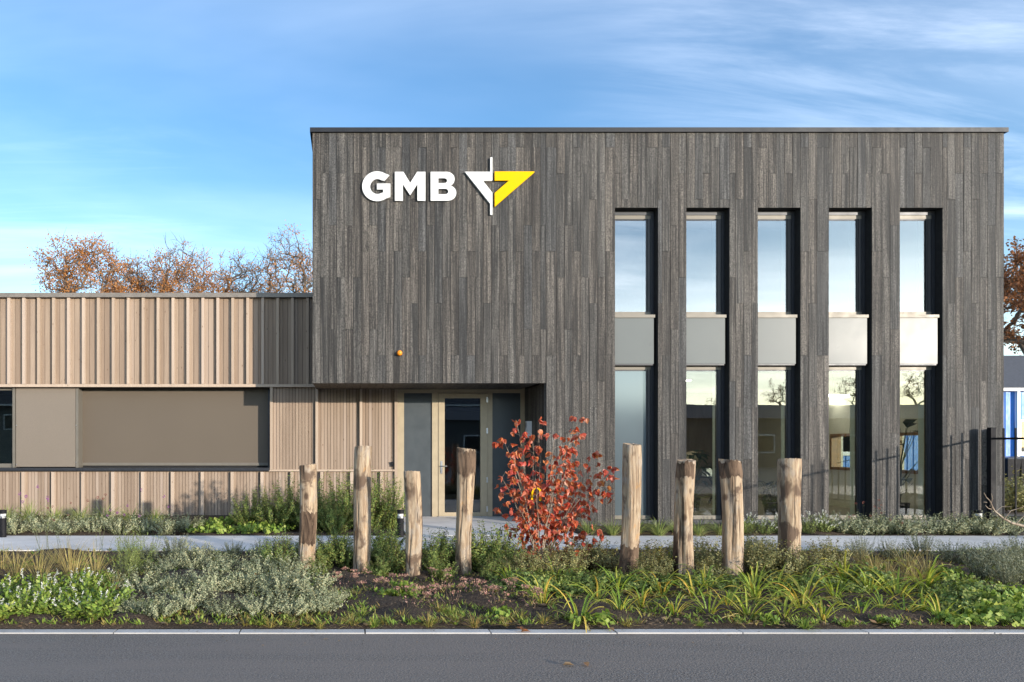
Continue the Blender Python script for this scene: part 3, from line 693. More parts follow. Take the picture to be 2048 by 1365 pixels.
# ================================================================== SMALL THINGS: bollard lights, fence
def bollard(px, py_base, h, label, wpx=14):
    p = G(px, py_base, 0.035); r = wpx / 2 / (F / p.y)
    o = tag(empty('bollard_light', p), label, 'path light', 'bollard lights along the footpath')
    for nm, zs, rs2, mt in (('post', [-0.05, h * 0.76], [r * 0.96, r * 0.96], 'black'), ('lens', [h * 0.762, h * 0.86], [r * 0.80, r * 0.80], 'white'),
                            ('cap', [h * 0.862, h * 0.985, h], [r, r, r * 0.9], 'black'), ('ring', [h * 0.70, h * 0.755], [r * 1.0, r * 1.0], 'steel')):
        mb = MB(); mb.tube([(0, 0, z) for z in zs], rs2, 20, cap=True); link(nm, mb.mesh(nm, [M[mt]]), p, o)
    return o
bollard(801, 1074, 0.47, 'black cylindrical bollard light beside the entrance slab, left of the door')
bollard(6, 1074, 0.47, 'black cylindrical bollard light at the left end of the footpath')
bollard(1147, 1062, 0.42, 'black cylindrical bollard light half hidden behind red shrub')
bollard(1957, 1064, 0.40, 'black cylindrical bollard light by the steel fence post')
FX = 12.64
fz = 1.96
fe = tag(empty('steel_fence', (FX, 14.8, 0)), 'black steel bar fence running out from right end of charred facade', 'fence')
box('post', FX - 0.04, FX + 0.06, 14.74, 14.84, 0, fz + 0.02, M['black'], fe)
box('wall_post', FX + 0.10, FX + 0.17, 14.86, 14.96, 0, fz, M['fence_grey'], fe)
y = 14.74 - 0.235
while y > 9.0:
    box('bar', FX - 0.012, FX + 0.012, y - 0.012, y + 0.012, 0.06, fz, M['black'], fe); y -= 0.262
box('rail', FX - 0.02, FX - 0.0125, 9.0, 14.738, 1.74, 1.78, M['black'], fe); box('rail', FX - 0.02, FX - 0.0125, 9.0, 14.738, 0.2, 0.24, M['black'], fe)

# ================================================================== ROUND LOGS
def log_post(px_t, px_b, wt_, wb_, py_t, py_b, seed, label, bark=None, waist=0.0):
    p = G(px_b, py_b, 0.03); sc = F / p.y; rt, rbm = wt_ / 2 / sc, wb_ / 2 / sc
    h = Z_(py_t, p.y) - p.z; lean = (px_t - px_b) / sc
    r = np.random.RandomState(seed); ns, nr = 80, 40
    ph = r.uniform(0, 6.28, 6); am = r.uniform(0.012, 0.045, 6)
    mb = MB(); vs_, fs = [], []
    gro = [(r.uniform(0, TAU), r.uniform(0, 0.5), r.uniform(0.3, 0.8), r.uniform(0.05, 0.12), r.uniform(0.04, 0.10)) for _ in range(7)]
    gro += [(r.uniform(3.6, 5.6), r.uniform(0.1, 0.5), r.uniform(0.3, 0.6), 0.12, 0.07)]
    knots = [(r.uniform(3.2, 6.0), r.uniform(0.2, 0.95), r.uniform(0.05, 0.10), r.uniform(0.03, 0.06)) for _ in range(5)]
    def rad(a, t):
        return rad0(a, t) * (1 - sum(dp * math.exp(-(((a - a0 - 0.15 * math.sin(6 * t + a0) + math.pi) % TAU - math.pi) / wd) ** 2) * max(0, math.sin(math.pi * min(1, max(0, (t - t0) / ln)))) for a0, t0, ln, dp, wd in gro)
                             + sum(hk * math.exp(-(((a - a0 + math.pi) % TAU - math.pi) / 0.28) ** 2 - ((t - t0) / (0.035)) ** 2) for a0, t0, hk, _q in knots))
    def rad0(a, t):
        base = rbm + (rt - rbm) * t - waist * math.sin(math.pi * min(1, t * 1.05)) * rt
        k = 1 + sum(am[j] * math.sin((j + 1) * a + ph[j] + t * (1.2 + j * 0.7)) for j in range(6)) + 0.02 * math.sin(9 * t + ph[0])
        return base * k
    def ctr(t): return (lean * t + 0.012 * math.sin(5 * t + ph[1]), 0.012 * math.sin(4 * t + ph[2]))
    for i in range(nr + 1):
        t = i / nr; z = -0.25 + (h + 0.25) * t; c = ctr(t)
        for k_ in range(ns):
            a = 2 * math.pi * k_ / ns; q = rad(a, t) * (1 + r.normal(0, 0.006)) * (0.97 if i == nr else 1)
            vs_.append((c[0] + q * math.cos(a), c[1] + q * math.sin(a), z + (0.014 * math.sin(a + ph[3]) + r.normal(0, 0.003) if i == nr else 0)))
    for i in range(nr):
        for k_ in range(ns): fs.append((i * ns + k_, i * ns + (k_ + 1) % ns, (i + 1) * ns + (k_ + 1) % ns, (i + 1) * ns + k_))
    mb.add(vs_, fs, 0)
    top = [vs_[nr * ns + k_] for k_ in range(ns)]; c = ctr(1)
    mb.add(top + [(c[0], c[1], h + 0.004)], [(k_, (k_ + 1) % ns, ns) for k_ in range(ns)], 1)
    me = mb.mesh('log', [M['log'], M['logend']])
    for i, pl in enumerate(me.polygons): pl.use_smooth = pl.material_index == 0
    o = tag(empty('log_post', p), label, 'log post', 'round log posts in the planting bed')
    link('log', me, p, o)
    if bark:
        for (t0, t1, a0, a1) in bark:
            mb = MB(); n2, m2 = 9, max(5, int((a1 - a0) / 0.10)); vv, ff = [], []
            for i in range(n2 + 1):
                t = t0 + (t1 - t0) * i / n2
                for k_ in range(m2 + 1):
                    a = a0 + (a1 - a0) * k_ / m2; tt = t + (0.010 * math.sin(3 * a + ph[4]) + 0.008 * math.sin(11 * a + ph[5]) + 0.006 * math.sin(23 * a + ph[0]) if i in (0, n2) else 0)
                    cc = ctr(tt); q = rad(a, tt) * (1.03 + 0.02 * math.sin(13 * a + 31 * tt))
                    vv.append((cc[0] + q * math.cos(a), cc[1] + q * math.sin(a), -0.25 + (h + 0.25) * tt))
            for i in range(n2):
                for k_ in range(m2): ff.append((i * (m2 + 1) + k_, i * (m2 + 1) + k_ + 1, (i + 1) * (m2 + 1) + k_ + 1, (i + 1) * (m2 + 1) + k_))
            mb.add(vv, ff); link('bark_band', mb.mesh('bark_band', [M['barkband']], True), p, o)
    return o
TAU = 2 * math.pi
log_post(616.5, 612, 35, 34, 930, 1138, 1, 'pale log post with dark middle, leftmost of the eight posts', [(0.36, 0.62, 3.3, 5.9)])
log_post(728, 720, 34, 34, 894, 1142, 2, 'tall weathered grey log post, second from the left')
log_post(824, 829, 34, 32, 944, 1158, 3, 'short cracked log post in front of the slate side panel', [(0.02, 0.8, -0.25, 0.35)])
log_post(929, 929, 36, 32, 898, 1148, 4, 'log post with bark collar on top in front of glazed door', [(0.83, 0.985, 0, TAU)], 0.05)
log_post(1265, 1253, 34, 38, 889, 1156, 5, 'leaning log post right of the red shrub', [(0.0, 0.34, 3.1, 5.6)])
log_post(1371, 1368, 34, 36, 921, 1160, 6, 'grey knotty log post before second slot window', [(0.0, 0.5, 2.7, 3.7), (0.88, 0.985, 2.9, 5.4)])
log_post(1460, 1466, 40, 39, 921, 1154, 7, 'thick log post with dark band round its top, second from right', [(0.88, 0.99, 0, TAU)])
log_post(1580.5, 1577, 42, 39, 919, 1140, 8, 'thick log post nearest the right end of the row', [(0.0, 0.22, 3.4, 5.0)])

# ================================================================== PLANT BUILDERS
def leaf_mesh(mb, P, D, N, L, Wd, m=0, droop=0.25, fold=0.18):
    """a folded, drooping leaf of six points."""
    D = D.normalized(); Sd = D.cross(N)
    if Sd.length < 1e-4: Sd = D.cross(Vector((1, 0, 0)))
    Sd.normalize(); U = Sd.cross(D)
    def q(t, w_, f): return P + D * (t * L) - U * (droop * L * t * t) + Sd * (w_ * Wd * 0.5) + U * (f * fold * Wd)
    mb.add([P, q(0.28, 0.85, 1), q(0.62, 0.85, 1), q(1, 0, 0), q(0.62, -0.85, 1), q(0.28, -0.85, 1), q(0.30, 0, 0), q(0.64, 0, 0)],
           [(0, 6, 1), (1, 6, 7, 2), (2, 7, 3), (0, 5, 6), (5, 4, 7, 6), (4, 3, 7)], m)
def leaf_quad(mb, P, D, Sd, L, Wd, m=0):
    mb.add([P, P + D * (0.45 * L) + Sd * (Wd * 0.5), P + D * L, P + D * (0.45 * L) - Sd * (Wd * 0.5)], [(0, 3, 2), (0, 2, 1)], m)
def rv(r): 
    while True:
        v = Vector((r.uniform(-1, 1), r.uniform(-1, 1), r.uniform(-1, 1)))
        if 0.05 < v.length < 1: return v.normalized()
def stem_plant(seed, h, rad, nst, nl, L, Wd, mats, t0=0.15, spread=0.5, curve=0.3, up=0.3, stem_r=0.003, flower=None, hv=0.35, jit=0.0):
    """stems rising from a base and leaning out, leaves along them; mats: stem, leaf, flower."""
    r = random.Random(seed); mb = MB()
    for i in range(nst):
        a = r.uniform(0, TAU); q = math.sqrt(r.random()) ; d = Vector((math.cos(a), math.sin(a), 0))
        hh = h * r.uniform(1 - hv, 1) * (1 - 0.35 * q * q); base = d * (rad * 0.35 * q)
        end = d * (rad * q * (0.7 + spread * r.uniform(0.2, 0.8)))
        pts = []
        for j in range(6):
            t = j / 5
            pts.append(base + (end - base) * (t ** (1 + curve)) + Vector((r.gauss(0, 0.015) * hh, r.gauss(0, 0.015) * hh, hh * (t ** (1 - curve * 0.3)))))
        mb.tube(pts, [stem_r * (1.1 - 0.8 * j / 5) for j in range(6)], 3, 0)
        for j in range(nl):
            t = t0 + (1 - t0) * ((j + r.random()) / nl); x = t * 5; k = min(4, int(x)); P = pts[k].lerp(pts[k + 1], x - k)
            tan = (pts[k + 1] - pts[k]).normalized(); o = rv(r); o = (o - tan * o.dot(tan)).normalized()
            D = (o + tan * up + Vector((0, 0, 0.1))).normalized(); s_ = D.cross(tan)
            if s_.length < 1e-3: s_ = D.cross(rv(r))
            s_ = (s_.normalized() + rv(r) * 0.35).normalized()
            if jit: P = P + rv(r) * jit
            leaf_quad(mb, P, D, s_, L * r.uniform(0.6, 1.15) * (1.0 - 0.3 * t), Wd * r.uniform(0.7, 1.15), 1)
        if flower and r.random() < flower[1]:
            tip = pts[-1]; tan = (pts[-1] - pts[-2]).normalized()
            if flower[0] == 'spike':
                for j in range(16):
                    P = tip + tan * (flower[2] * (j / 16 - 0.15)); o = rv(r)
                    leaf_quad(mb, P, (o + tan * 0.4).normalized(), rv(r), 0.016, 0.013, 2)
                mb.tube([tip, tip + tan * flower[2]], [0.002, 0.001], 3, 0)
            elif flower[0] == 'head':
                for j in range(flower[3]):
                    a2 = r.uniform(0, TAU); q2 = math.sqrt(r.random()) * flower[2]
                    P = tip + Vector((q2 * math.cos(a2), q2 * math.sin(a2), 0.012 - 0.25 * q2 * q2 / flower[2] + r.gauss(0, 0.005)))
                    for _ in range(2): leaf_quad(mb, P, (rv(r) + Vector((0, 0, 0.5))).normalized(), rv(r), 0.013, 0.012, 2)
                    if j % 4 == 0: mb.tube([tip - tan * 0.03, P], [0.0012, 0.001], 3, 0)
            elif flower[0] == 'ball':
                for j in range(flower[3]):
                    o = rv(r); leaf_quad(mb, tip + o * flower[2] * 0.5, (o + rv(r) * 0.5).normalized(), rv(r), flower[2] * 0.7, flower[2] * 0.6, 2)
    return mb.mesh('plant', mats)
def blade_plant(seed, n, L, Wd, mats, base_r=0.03, elev=(0.5, 1.35), droop=1.0, seg=6, old=0.0):
    """arching strap leaves from one crown; mats: leaf, withered leaf."""
    r = random.Random(seed); mb = MB()
    for i in range(n):
        a = r.uniform(0, TAU); e = r.uniform(*elev); l = L * r.uniform(0.6, 1.12); m = 0
        if old and r.random() < old: e *= 0.35; m = 1
        d = Vector((math.cos(a), math.sin(a), 0)); s_ = Vector((-d.y, d.x, 0)); P = d * base_r * r.random(); P.z = -0.01
        tw = r.uniform(-0.5, 0.5); vs_, fs = [], []; ang = e; dr = droop * r.uniform(0.5, 1.3)
        for j in range(seg + 1):
            t = j / seg; wd = Wd * (0.55 + 1.4 * t * (1 - t)) * (1 - t ** 3) * 0.5 + 0.0004
            ss = (s_ + Vector((0, 0, tw * t))).normalized()
            vs_ += [P + ss * wd, P + Vector((0, 0, -wd * 0.5)), P - ss * wd]
            P = P + (d * math.cos(ang) + Vector((0, 0, math.sin(ang)))) * (l / seg) + s_ * r.gauss(0, 0.006 * l)
            ang -= dr * (1.9 / seg) * (0.3 + 1.1 * t)
            if P.z < 0.004: P.z = 0.004
        for j in range(seg):
            k = j * 3; fs += [(k, k + 1, k + 4, k + 3), (k + 1, k + 2, k + 5, k + 4)]
        mb.add(vs_, fs, m)
    return mb.mesh('plant', mats)
ORD = ['first', 'second', 'third', 'fourth', 'fifth', 'sixth', 'seventh', 'eighth', 'ninth', 'tenth', 'eleventh', 'twelfth', 'thirteenth', 'fourteenth',
       'fifteenth', 'sixteenth', 'seventeenth', 'eighteenth', 'nineteenth', 'twentieth']
def ordn(i):
    if i < 20: return ORD[i]
    return {2: 'twenty', 3: 'thirty'}[(i + 1) // 10] + ('-' + ORD[(i + 1) % 10 - 1] if (i + 1) % 10 else 'th') if (i + 1) != 20 else 'twentieth'
rp = random.Random(77)
def plant_row(name, meshes, spots, desc, cat, group, where, smin=0.85, smax=1.15, z=0.02):
    """one object for each spot (px, py[, scale]); labels count from the left of the row."""
    spots = sorted(spots, key=lambda q: q[0])
    for i, sp in enumerate(spots):
        p = G(sp[0], sp[1], z); sc = (sp[2] if len(sp) > 2 else 1.0) * rp.uniform(smin, smax)
        o = link(name, rp.choice(meshes), p); o.rotation_euler = (rp.uniform(-0.06, 0.06), rp.uniform(-0.06, 0.06), rp.uniform(0, TAU)); o.scale = (sc, sc, sc * rp.uniform(0.92, 1.1))
        if len(spots) == 1: lab = f'{desc} {where}'
        elif i == len(spots) - 1: lab = f'{desc}, last on the right {where}'
        else: lab = f'{desc}, {ordn(i)} from left {where}'
        tag(o, lab, cat, group)

# ------------------------------------------------------------------ plant kinds
lily = [blade_plant(100 + i, 18 + 2 * (i % 6), 0.50, 0.019 + 0.001 * (i % 5), [M['l_lily'], M['l_dry']], 0.04, (0.65, 1.5), 1.2 + 0.08 * i, 8, 0.16 + 0.02 * i) for i in range(10)]
sedge = [blade_plant(200 + i, 120, 0.34, 0.007, [M['l_sedge'], M['l_dry']], 0.06, (0.75, 1.5), 0.9, 5, 0.06) for i in range(3)]
drygr = [blade_plant(300 + i, 65, 0.52, 0.006, [M['l_dry'], M['l_tuft']], 0.06, (0.95, 1.54), 0.6, 5, 0.18) for i in range(3)]
tuft = [blade_plant(400 + i, 60, 0.13, 0.005, [M['l_tuft'], M['l_dry']], 0.03, (0.5, 1.45), 0.7, 4, 0.1) for i in range(3)]
gtuft = [blade_plant(450 + i, 60, 0.13, 0.006, [M['l_bright'], M['l_sedge']], 0.03, (0.5, 1.45), 0.7, 4, 0.1) for i in range(2)]
cat = [stem_plant(500 + i, 0.34, 0.33, 95, 26, 0.026, 0.017, [M['stemgreen'], M['l_grey']], 0.12, 0.6, 0.35, 0.35, 0.0018, None, 0.55, 0.012) for i in range(4)]
lav = [stem_plant(520 + i, 0.36, 0.24, 80, 22, 0.036, 0.008, [M['stemgreen'], M['l_lav']], 0.1, 0.45, 0.3, 0.8, 0.0018, None, 0.4, 0.006) for i in range(3)]
shrub = [stem_plant(540 + i, 0.58, 0.32, 60, 60, 0.036, 0.022, [M['stembrown'], M['l_shrub']], 0.06, 0.6, 0.3, 0.35, 0.003, None, 0.55, 0.022) for i in range(5)]
olive = [stem_plant(560 + i, 0.50, 0.33, 60, 56, 0.032, 0.022, [M['stembrown'], M['l_olive']], 0.06, 0.6, 0.3, 0.35, 0.003, None, 0.5, 0.024) for i in range(4)]
tall = [stem_plant(580 + i, 1.12, 0.55, 80, 120, 0.042, 0.026, [M['stembrown'], M['l_shrub']], 0.03, 0.6, 0.15, 0.35, 0.004, None, 0.6, 0.030) for i in range(4)]
cover = [stem_plant(600 + i, 0.18, 0.30, 34, 9, 0.085, 0.065, [M['stemgreen'], M['l_bright']], 0.35, 0.9, 0.4, 0.2, 0.002, None, 0.4, 0.01) for i in range(3)]
whitef = [stem_plant(620 + i, 0.30, 0.22, 26, 16, 0.072, 0.026, [M['stemgreen'], M['l_bright'], M['l_white']], 0.05, 0.6, 0.3, 0.5, 0.002, ('spike', 0.22, 0.06), 0.45) for i in range(4)]
whiteb = [stem_plant(640 + i, 0.36, 0.22, 50, 18, 0.036, 0.016, [M['stemgreen'], M['l_sedge'], M['l_white']], 0.05, 0.6, 0.3, 0.5, 0.002, ('spike', 0.5, 0.05), 0.45) for i in range(2)]
sedum = [stem_plant(660 + i, 0.27, 0.17, 6, 6, 0.036, 0.016, [M['stembrown'], M['l_pink'], M['l_pink']], 0.1, 0.7, 0.2, 0.3, 0.003, ('head', 0.85, 0.040, 26), 0.4) for i in range(4)]
feath = [stem_plant(680 + i, 0.62, 0.26, 30, 30, 0.055, 0.007, [M['stemgreen'], M['l_sedge']], 0.1, 0.5, 0.2, 0.7, 0.002, None, 0.4) for i in range(2)]
verb = [stem_plant(700 + i, 1.0, 0.30, 6, 5, 0.06, 0.008, [M['stemgreen'], M['l_sedge'], M['l_purple'] if i < 2 else M['l_rust']], 0.1, 0.7, 0.1, 0.7, 0.0022, ('ball', 0.8, 0.020, 26), 0.3) for i in range(4)]
geran = [stem_plant(760 + i, 0.24, 0.28, 46, 15, 0.048, 0.036, [M['stemgreen'], M['l_shrub']], 0.2, 0.8, 0.4, 0.25, 0.002, None, 0.5, 0.02) for i in range(3)]
yell = [stem_plant(720, 0.40, 0.30, 26, 14, 0.055, 0.040, [M['stembrown'], M['l_yellow']], 0.2, 0.6, 0.3, 0.3, 0.003, None, 0.4)]
broad = [stem_plant(740 + i, 0.13, 0.20, 14, 5, 0.10, 0.060, [M['stemgreen'], M['l_bright']], 0.35, 0.9, 0.4, 0.2, 0.002, None, 0.4) for i in range(2)]

# ------------------------------------------------------------------ front bed
front = [(1087, 1212), (1158, 1243), (1241, 1229), (1283, 1218), (1349, 1233), (1419, 1233), (1496, 1238), (1567, 1240), (1645, 1244), (1721, 1239), (1810, 1236), (1880, 1244), (1455, 1222), (1605, 1225), (1765, 1222), (1845, 1225)]
back = [(1020, 1176, 1.1), (1113, 1168, 1.15), (1196, 1201), (1236, 1186), (1323, 1191), (1389, 1197), (1411, 1186), (1511, 1199), (1506, 1188), (1610, 1200), (1669, 1199), (1690, 1170, 1.15), (1794, 1200, 1.1), (1555, 1188), (1742, 1194), (1850, 1185)]
plant_row('daylily', lily, front, 'arching green daylily clump', 'daylily', 'daylilies in the planting bed', 'in row by the kerb', 0.68, 1.12)
plant_row('daylily', lily, back, 'arching green daylily clump', 'daylily', 'daylilies in the planting bed', 'in row behind kerbside row', 0.72, 1.22)
plant_row('catmint', cat, [(262, 1228, 0.9), (318, 1240), (380, 1222), (445, 1236), (515, 1230), (585, 1232), (648, 1226, 0.9)], 'grey-green catmint mound', 'catmint', 'catmint mass left of the logs', 'nearest kerb', 0.65, 1.1)
plant_row('catmint', cat, [(285, 1192), (345, 1180), (420, 1190), (490, 1186), (555, 1190), (620, 1194), (672, 1205, 0.8)], 'grey-green catmint mound', 'catmint', 'catmint mass left of the logs', 'in middle row', 0.7, 1.2)
plant_row('catmint', cat, [(325, 1148), (385, 1140), (450, 1146), (515, 1150), (575, 1160)], 'grey-green catmint mound', 'catmint', 'catmint mass left of the logs', 'in row before lavender')
plant_row('white_spike_plant', whitef, [(12, 1228), (58, 1240), (105, 1234), (150, 1242), (195, 1246), (225, 1222), (28, 1200), (82, 1200), (130, 1205), (178, 1210), (205, 1180), (165, 1190), (60, 1222), (0, 1245)], 'low green plant with white flower spikes', 'plant', 'white flowered plants at left kerb', 'at left corner')
plant_row('dry_grass', drygr, [(5, 1152, 0.8), (33, 1160), (82, 1176, 1.1), (75, 1148), (150, 1180, 1.1), (140, 1155), (190, 1158, 0.9), (228, 1190, 0.7), (112, 1138, 0.8)], 'straw yellow dry grass clump', 'grass', 'dry grasses at the left', 'at left')
plant_row('feathery_plant', feath, [(248, 1160), (280, 1150, 1.1), (262, 1130)], 'tall feathery green plant', 'plant', 'feathery plants', 'before the footpath')
plant_row('lavender', lav, [(300, 1124), (350, 1120), (408, 1124), (465, 1120), (525, 1124), (572, 1118)], 'greyish lavender bush', 'lavender', 'lavender row by path, left', 'along path left of logs')
plant_row('evergreen_shrub', shrub, [(548, 1140, 0.9), (580, 1134, 0.95), (648, 1136), (672, 1126), (690, 1138, 0.9), (756, 1136), (785, 1144, 0.9), (770, 1126), (868, 1146, 0.95), (893, 1132), (962, 1144, 1.05), (995, 1140, 1.1), (1020, 1152, 0.95), (640, 1156, 0.6), (757, 1158, 0.6), (880, 1164, 0.6), (985, 1166, 0.7)], 'small leaved dark green shrub', 'shrub', 'low shrubs round the logs', 'among left logs')
plant_row('evergreen_shrub', olive, [(1045, 1164, 0.85), (1095, 1160, 0.9), (1140, 1152), (1178, 1140), (1212, 1146), (1292, 1146), (1318, 1158, 0.9), (1340, 1132, 0.9), (1405, 1136), (1425, 1150, 0.95), (1500, 1142), (1522, 1156), (1548, 1160), (1610, 1162), (1640, 1154), (1665, 1142), (1492, 1128), (1290, 1166, 0.7), (1420, 1168, 0.7)], 'small leaved olive green shrub', 'shrub', 'low shrubs round the logs', 'among right logs')
plant_row('leafy_perennial', geran, [(1010, 1182, 0.8), (1050, 1176), (1072, 1190, 0.9), (1108, 1180), (1135, 1192, 0.8), (1160, 1172), (1190, 1182, 0.8), (1222, 1170, 0.9), (1262, 1182, 0.8), (1300, 1186, 0.8), (1350, 1176, 0.8)], 'low dark green leafy perennial', 'plant', 'leafy perennials behind the daylilies', 'right of centre')
plant_row('leafy_perennial', geran, [(1395, 1180, 0.8), (1440, 1188, 0.7), (1470, 1176, 0.9), (1540, 1178, 0.9), (1580, 1186, 0.8), (1635, 1180, 0.9), (1700, 1190, 0.8), (1725, 1172), (1762, 1180, 0.8), (1870, 1206, 0.8), (1900, 1192, 0.9), (1930, 1214), (1955, 1196), (1915, 1232, 0.8)], 'low dark green leafy perennial', 'plant', 'leafy perennials behind the daylilies', 'towards right end')
plant_row('yellow_shrub', yell, [(1312, 1138)], 'small bright yellow shrub', 'shrub', None, 'behind leaning log post')
plant_row('sedum', sedum, [(681, 1185), (749, 1190), (792, 1184), (878, 1180), (937, 1194), (860, 1216), (905, 1214), (995, 1220), (968, 1204), (817, 1226), (1063, 1222), (720, 1176), (1030, 1200)], 'faded pink sedum with flat flower heads', 'sedum', 'sedums before the logs', 'before the logs')
plant_row('grass_tuft', tuft, [(583, 1253), (614, 1250, 1.2), (703, 1251, 1.2), (857, 1253, 1.2), (805, 1240), (909, 1247), (949, 1253, 1.1), (715, 1196), (843, 1181), (878, 1230, 1.2), (1087, 1246, 1.1), (1253, 1253), (490, 1252), (540, 1254), (770, 1250), (1010, 1250), (1040, 1240), (640, 1256, 0.9)], 'small yellowish grass tuft', 'grass tuft', 'grass tufts near the kerb', 'near kerb')
plant_row('grass_tuft', gtuft, [(721, 1234, 1.1), (746, 1254), (1610, 1256, 1.1), (905, 1232), (1185, 1250, 0.8), (1690, 1254, 0.8), (1400, 1252, 0.7), (520, 1250, 0.9)], 'small bright green grass tuft', 'grass tuft', 'grass tufts near the kerb', 'near kerb')
plant_row('broadleaf_weed', broad, [(773, 1200), (812, 1196), (1160, 1250, 0.7), (1215, 1248, 0.7), (1000, 1236, 0.7), (1540, 1250, 0.6), (1770, 1252, 0.7)], 'small bright broadleaf seedling', 'weed', 'seedlings on the soil', 'on bare soil')
plant_row('dry_grass', drygr, [(1800, 1178, 0.8), (1775, 1160, 0.75), (1830, 1168, 0.7), (1750, 1150, 0.7), (1720, 1140, 0.7), (1690, 1146, 0.6), (1855, 1158, 0.7), (1815, 1150, 0.8)], 'loose yellowing ornamental grass', 'grass', 'yellowing grasses at the right', 'behind daylilies')
plant_row('lavender', lav, [(1720, 1118), (1780, 1120), (1842, 1118), (1905, 1130, 1.1), (1955, 1132, 1.2), (2005, 1140, 1.2), (2045, 1130, 1.2), (1965, 1162, 1.1), (2015, 1172, 1.2), (2050, 1160, 1.2)], 'greyish lavender bush', 'lavender', 'lavender row by path, right', 'at right of the bed')
plant_row('ground_cover_plant', cover, [(1890, 1160, 0.8), (1935, 1180, 0.7), (1990, 1215), (2035, 1205), (1965, 1246, 0.8), (2005, 1242), (2045, 1246), (2025, 1226), (1910, 1250, 0.6)], 'low leafy green ground cover plant', 'plant', 'ground cover at right corner', 'at right corner')
plant_row('verbena', verb[:2], [(252, 1112, 1.15), (95, 1100, 1.1), (300, 1114, 1.1)], 'thin tall verbena with purple heads', 'verbena', 'verbena stems', 'near left path')
plant_row('verbena', verb[2:], [(205, 1108, 1.0), (1772, 1110, 0.95), (1735, 1106, 0.8), (130, 1106, 1.0)], 'thin tall verbena with rusty seed heads', 'verbena', 'verbena stems', 'near path')
# ------------------------------------------------------------------ back bed
plant_row('catmint', cat, [(30, 1069), (82, 1068), (135, 1069), (185, 1067), (238, 1069), (288, 1067), (330, 1069), (372, 1066)], 'grey-green catmint mound', 'catmint', 'catmint along the wing', 'along path before timber wing', 1.15, 1.4)
plant_row('sedge', sedge, [(15, 1048, 1.2), (60, 1046, 1.3), (110, 1048, 1.2), (160, 1048, 1.2), (210, 1048, 1.2), (262, 1050, 1.2), (310, 1050, 1.1)], 'fine green grass clump', 'grass', 'grass clumps against the wing', 'against wing wall', 1.1, 1.35)
plant_row('ground_cover_plant', cover, [(400, 1066), (440, 1068), (485, 1066), (525, 1068), (425, 1054), (470, 1052), (552, 1066), (510, 1054)], 'bright green leafy ground cover plant', 'plant', 'ground cover by the wing', 'by wing', 1.0, 1.2)
plant_row('tall_shrub', tall, [(502, 1058, 0.85), (548, 1062, 1.0), (585, 1056, 1.02), (645, 1060, 1.0), (690, 1060, 1.12), (735, 1062, 1.08), (772, 1058, 0.92), (620, 1066, 0.7), (670, 1068, 0.7)], 'dense upright green shrub', 'shrub', 'tall shrubs before the wing', 'in clump left of entrance', 0.95, 1.05)
plant_row('sedge', sedge, [(1178, 1070), (1225, 1072), (1272, 1070), (1318, 1072), (1352, 1069), (1398, 1072), (1440, 1070), (1474, 1071)], 'arching sedge tuft', 'sedge', 'sedges below the slot windows', 'below slot windows', 1.0, 1.25)
plant_row('white_flowered_plant', whiteb, [(1498, 1070), (1528, 1071), (1556, 1068), (1618, 1070), (1648, 1069)], 'bushy plant with small white flowers', 'plant', 'white flowered plants by facade', 'at facade', 1.0, 1.2)
plant_row('catmint', cat, [(1685, 1068), (1722, 1070), (1765, 1068), (1806, 1070), (1850, 1068), (1892, 1070), (1932, 1069), (1972, 1071), (2012, 1070)], 'grey-green catmint mound', 'catmint', 'catmint below the right windows', 'below right slot windows', 1.1, 1.35)
# right edge behind the fence: loose yellowing shrubs
for i, (px, py, sc) in enumerate(((2018, 1018, 1.0), (2036, 1024, 1.1), (2052, 1016, 1.2))):
    p = G(px, py, 0.0); o = link('hedge_shrub', (olive + shrub)[i], p); o.scale = (2.0 * sc, 2.0 * sc, 1.9 * sc)
    tag(o, f'loose yellow-green shrub behind steel fence, {ORD[i]} from the building corner', 'shrub', 'shrubs behind the fence')

# leaf litter and chips on the soil: nobody could count them
mb = MB(); r = random.Random(9)
for i in range(12000):
    x, y = r.uniform(-9.5, 14), KB + 0.03 + (PF - KB - 0.1) * r.random() ** 1.6
    P = Vector((x, y, 0.045 + r.uniform(-0.012, 0.02))); a = r.uniform(0, TAU); D = Vector((math.cos(a), math.sin(a), r.uniform(-0.25, 0.35))).normalized()
    big = r.random() < 0.10
    leaf_quad(mb, P, D, (Vector((-D.y, D.x, 0)) + rv(r) * 0.4).normalized(), r.uniform(0.05, 0.10) if big else r.uniform(0.02, 0.06), r.uniform(0.03, 0.06) if big else r.uniform(0.008, 0.022))
for i in range(420):
    x, y = r.uniform(-9, 14), KB + 0.02 - 0.55 * r.random() ** 3
    P = Vector((x, y, 0.020 if y > KF - 0.01 else 0.006)); a = r.uniform(0, TAU); D = Vector((math.cos(a), math.sin(a), r.uniform(0, 0.15))).normalized()
    leaf_quad(mb, P, D, Vector((-D.y, D.x, 0)), r.uniform(0.008, 0.05), r.uniform(0.006, 0.02))
tag(link('leaf_litter', mb.mesh('leaf_litter', [M['l_litter']])), 'brown leaf litter and bark chips over planting bed soil', 'leaf litter', kind='stuff')
mb = MB(); r = random.Random(19)
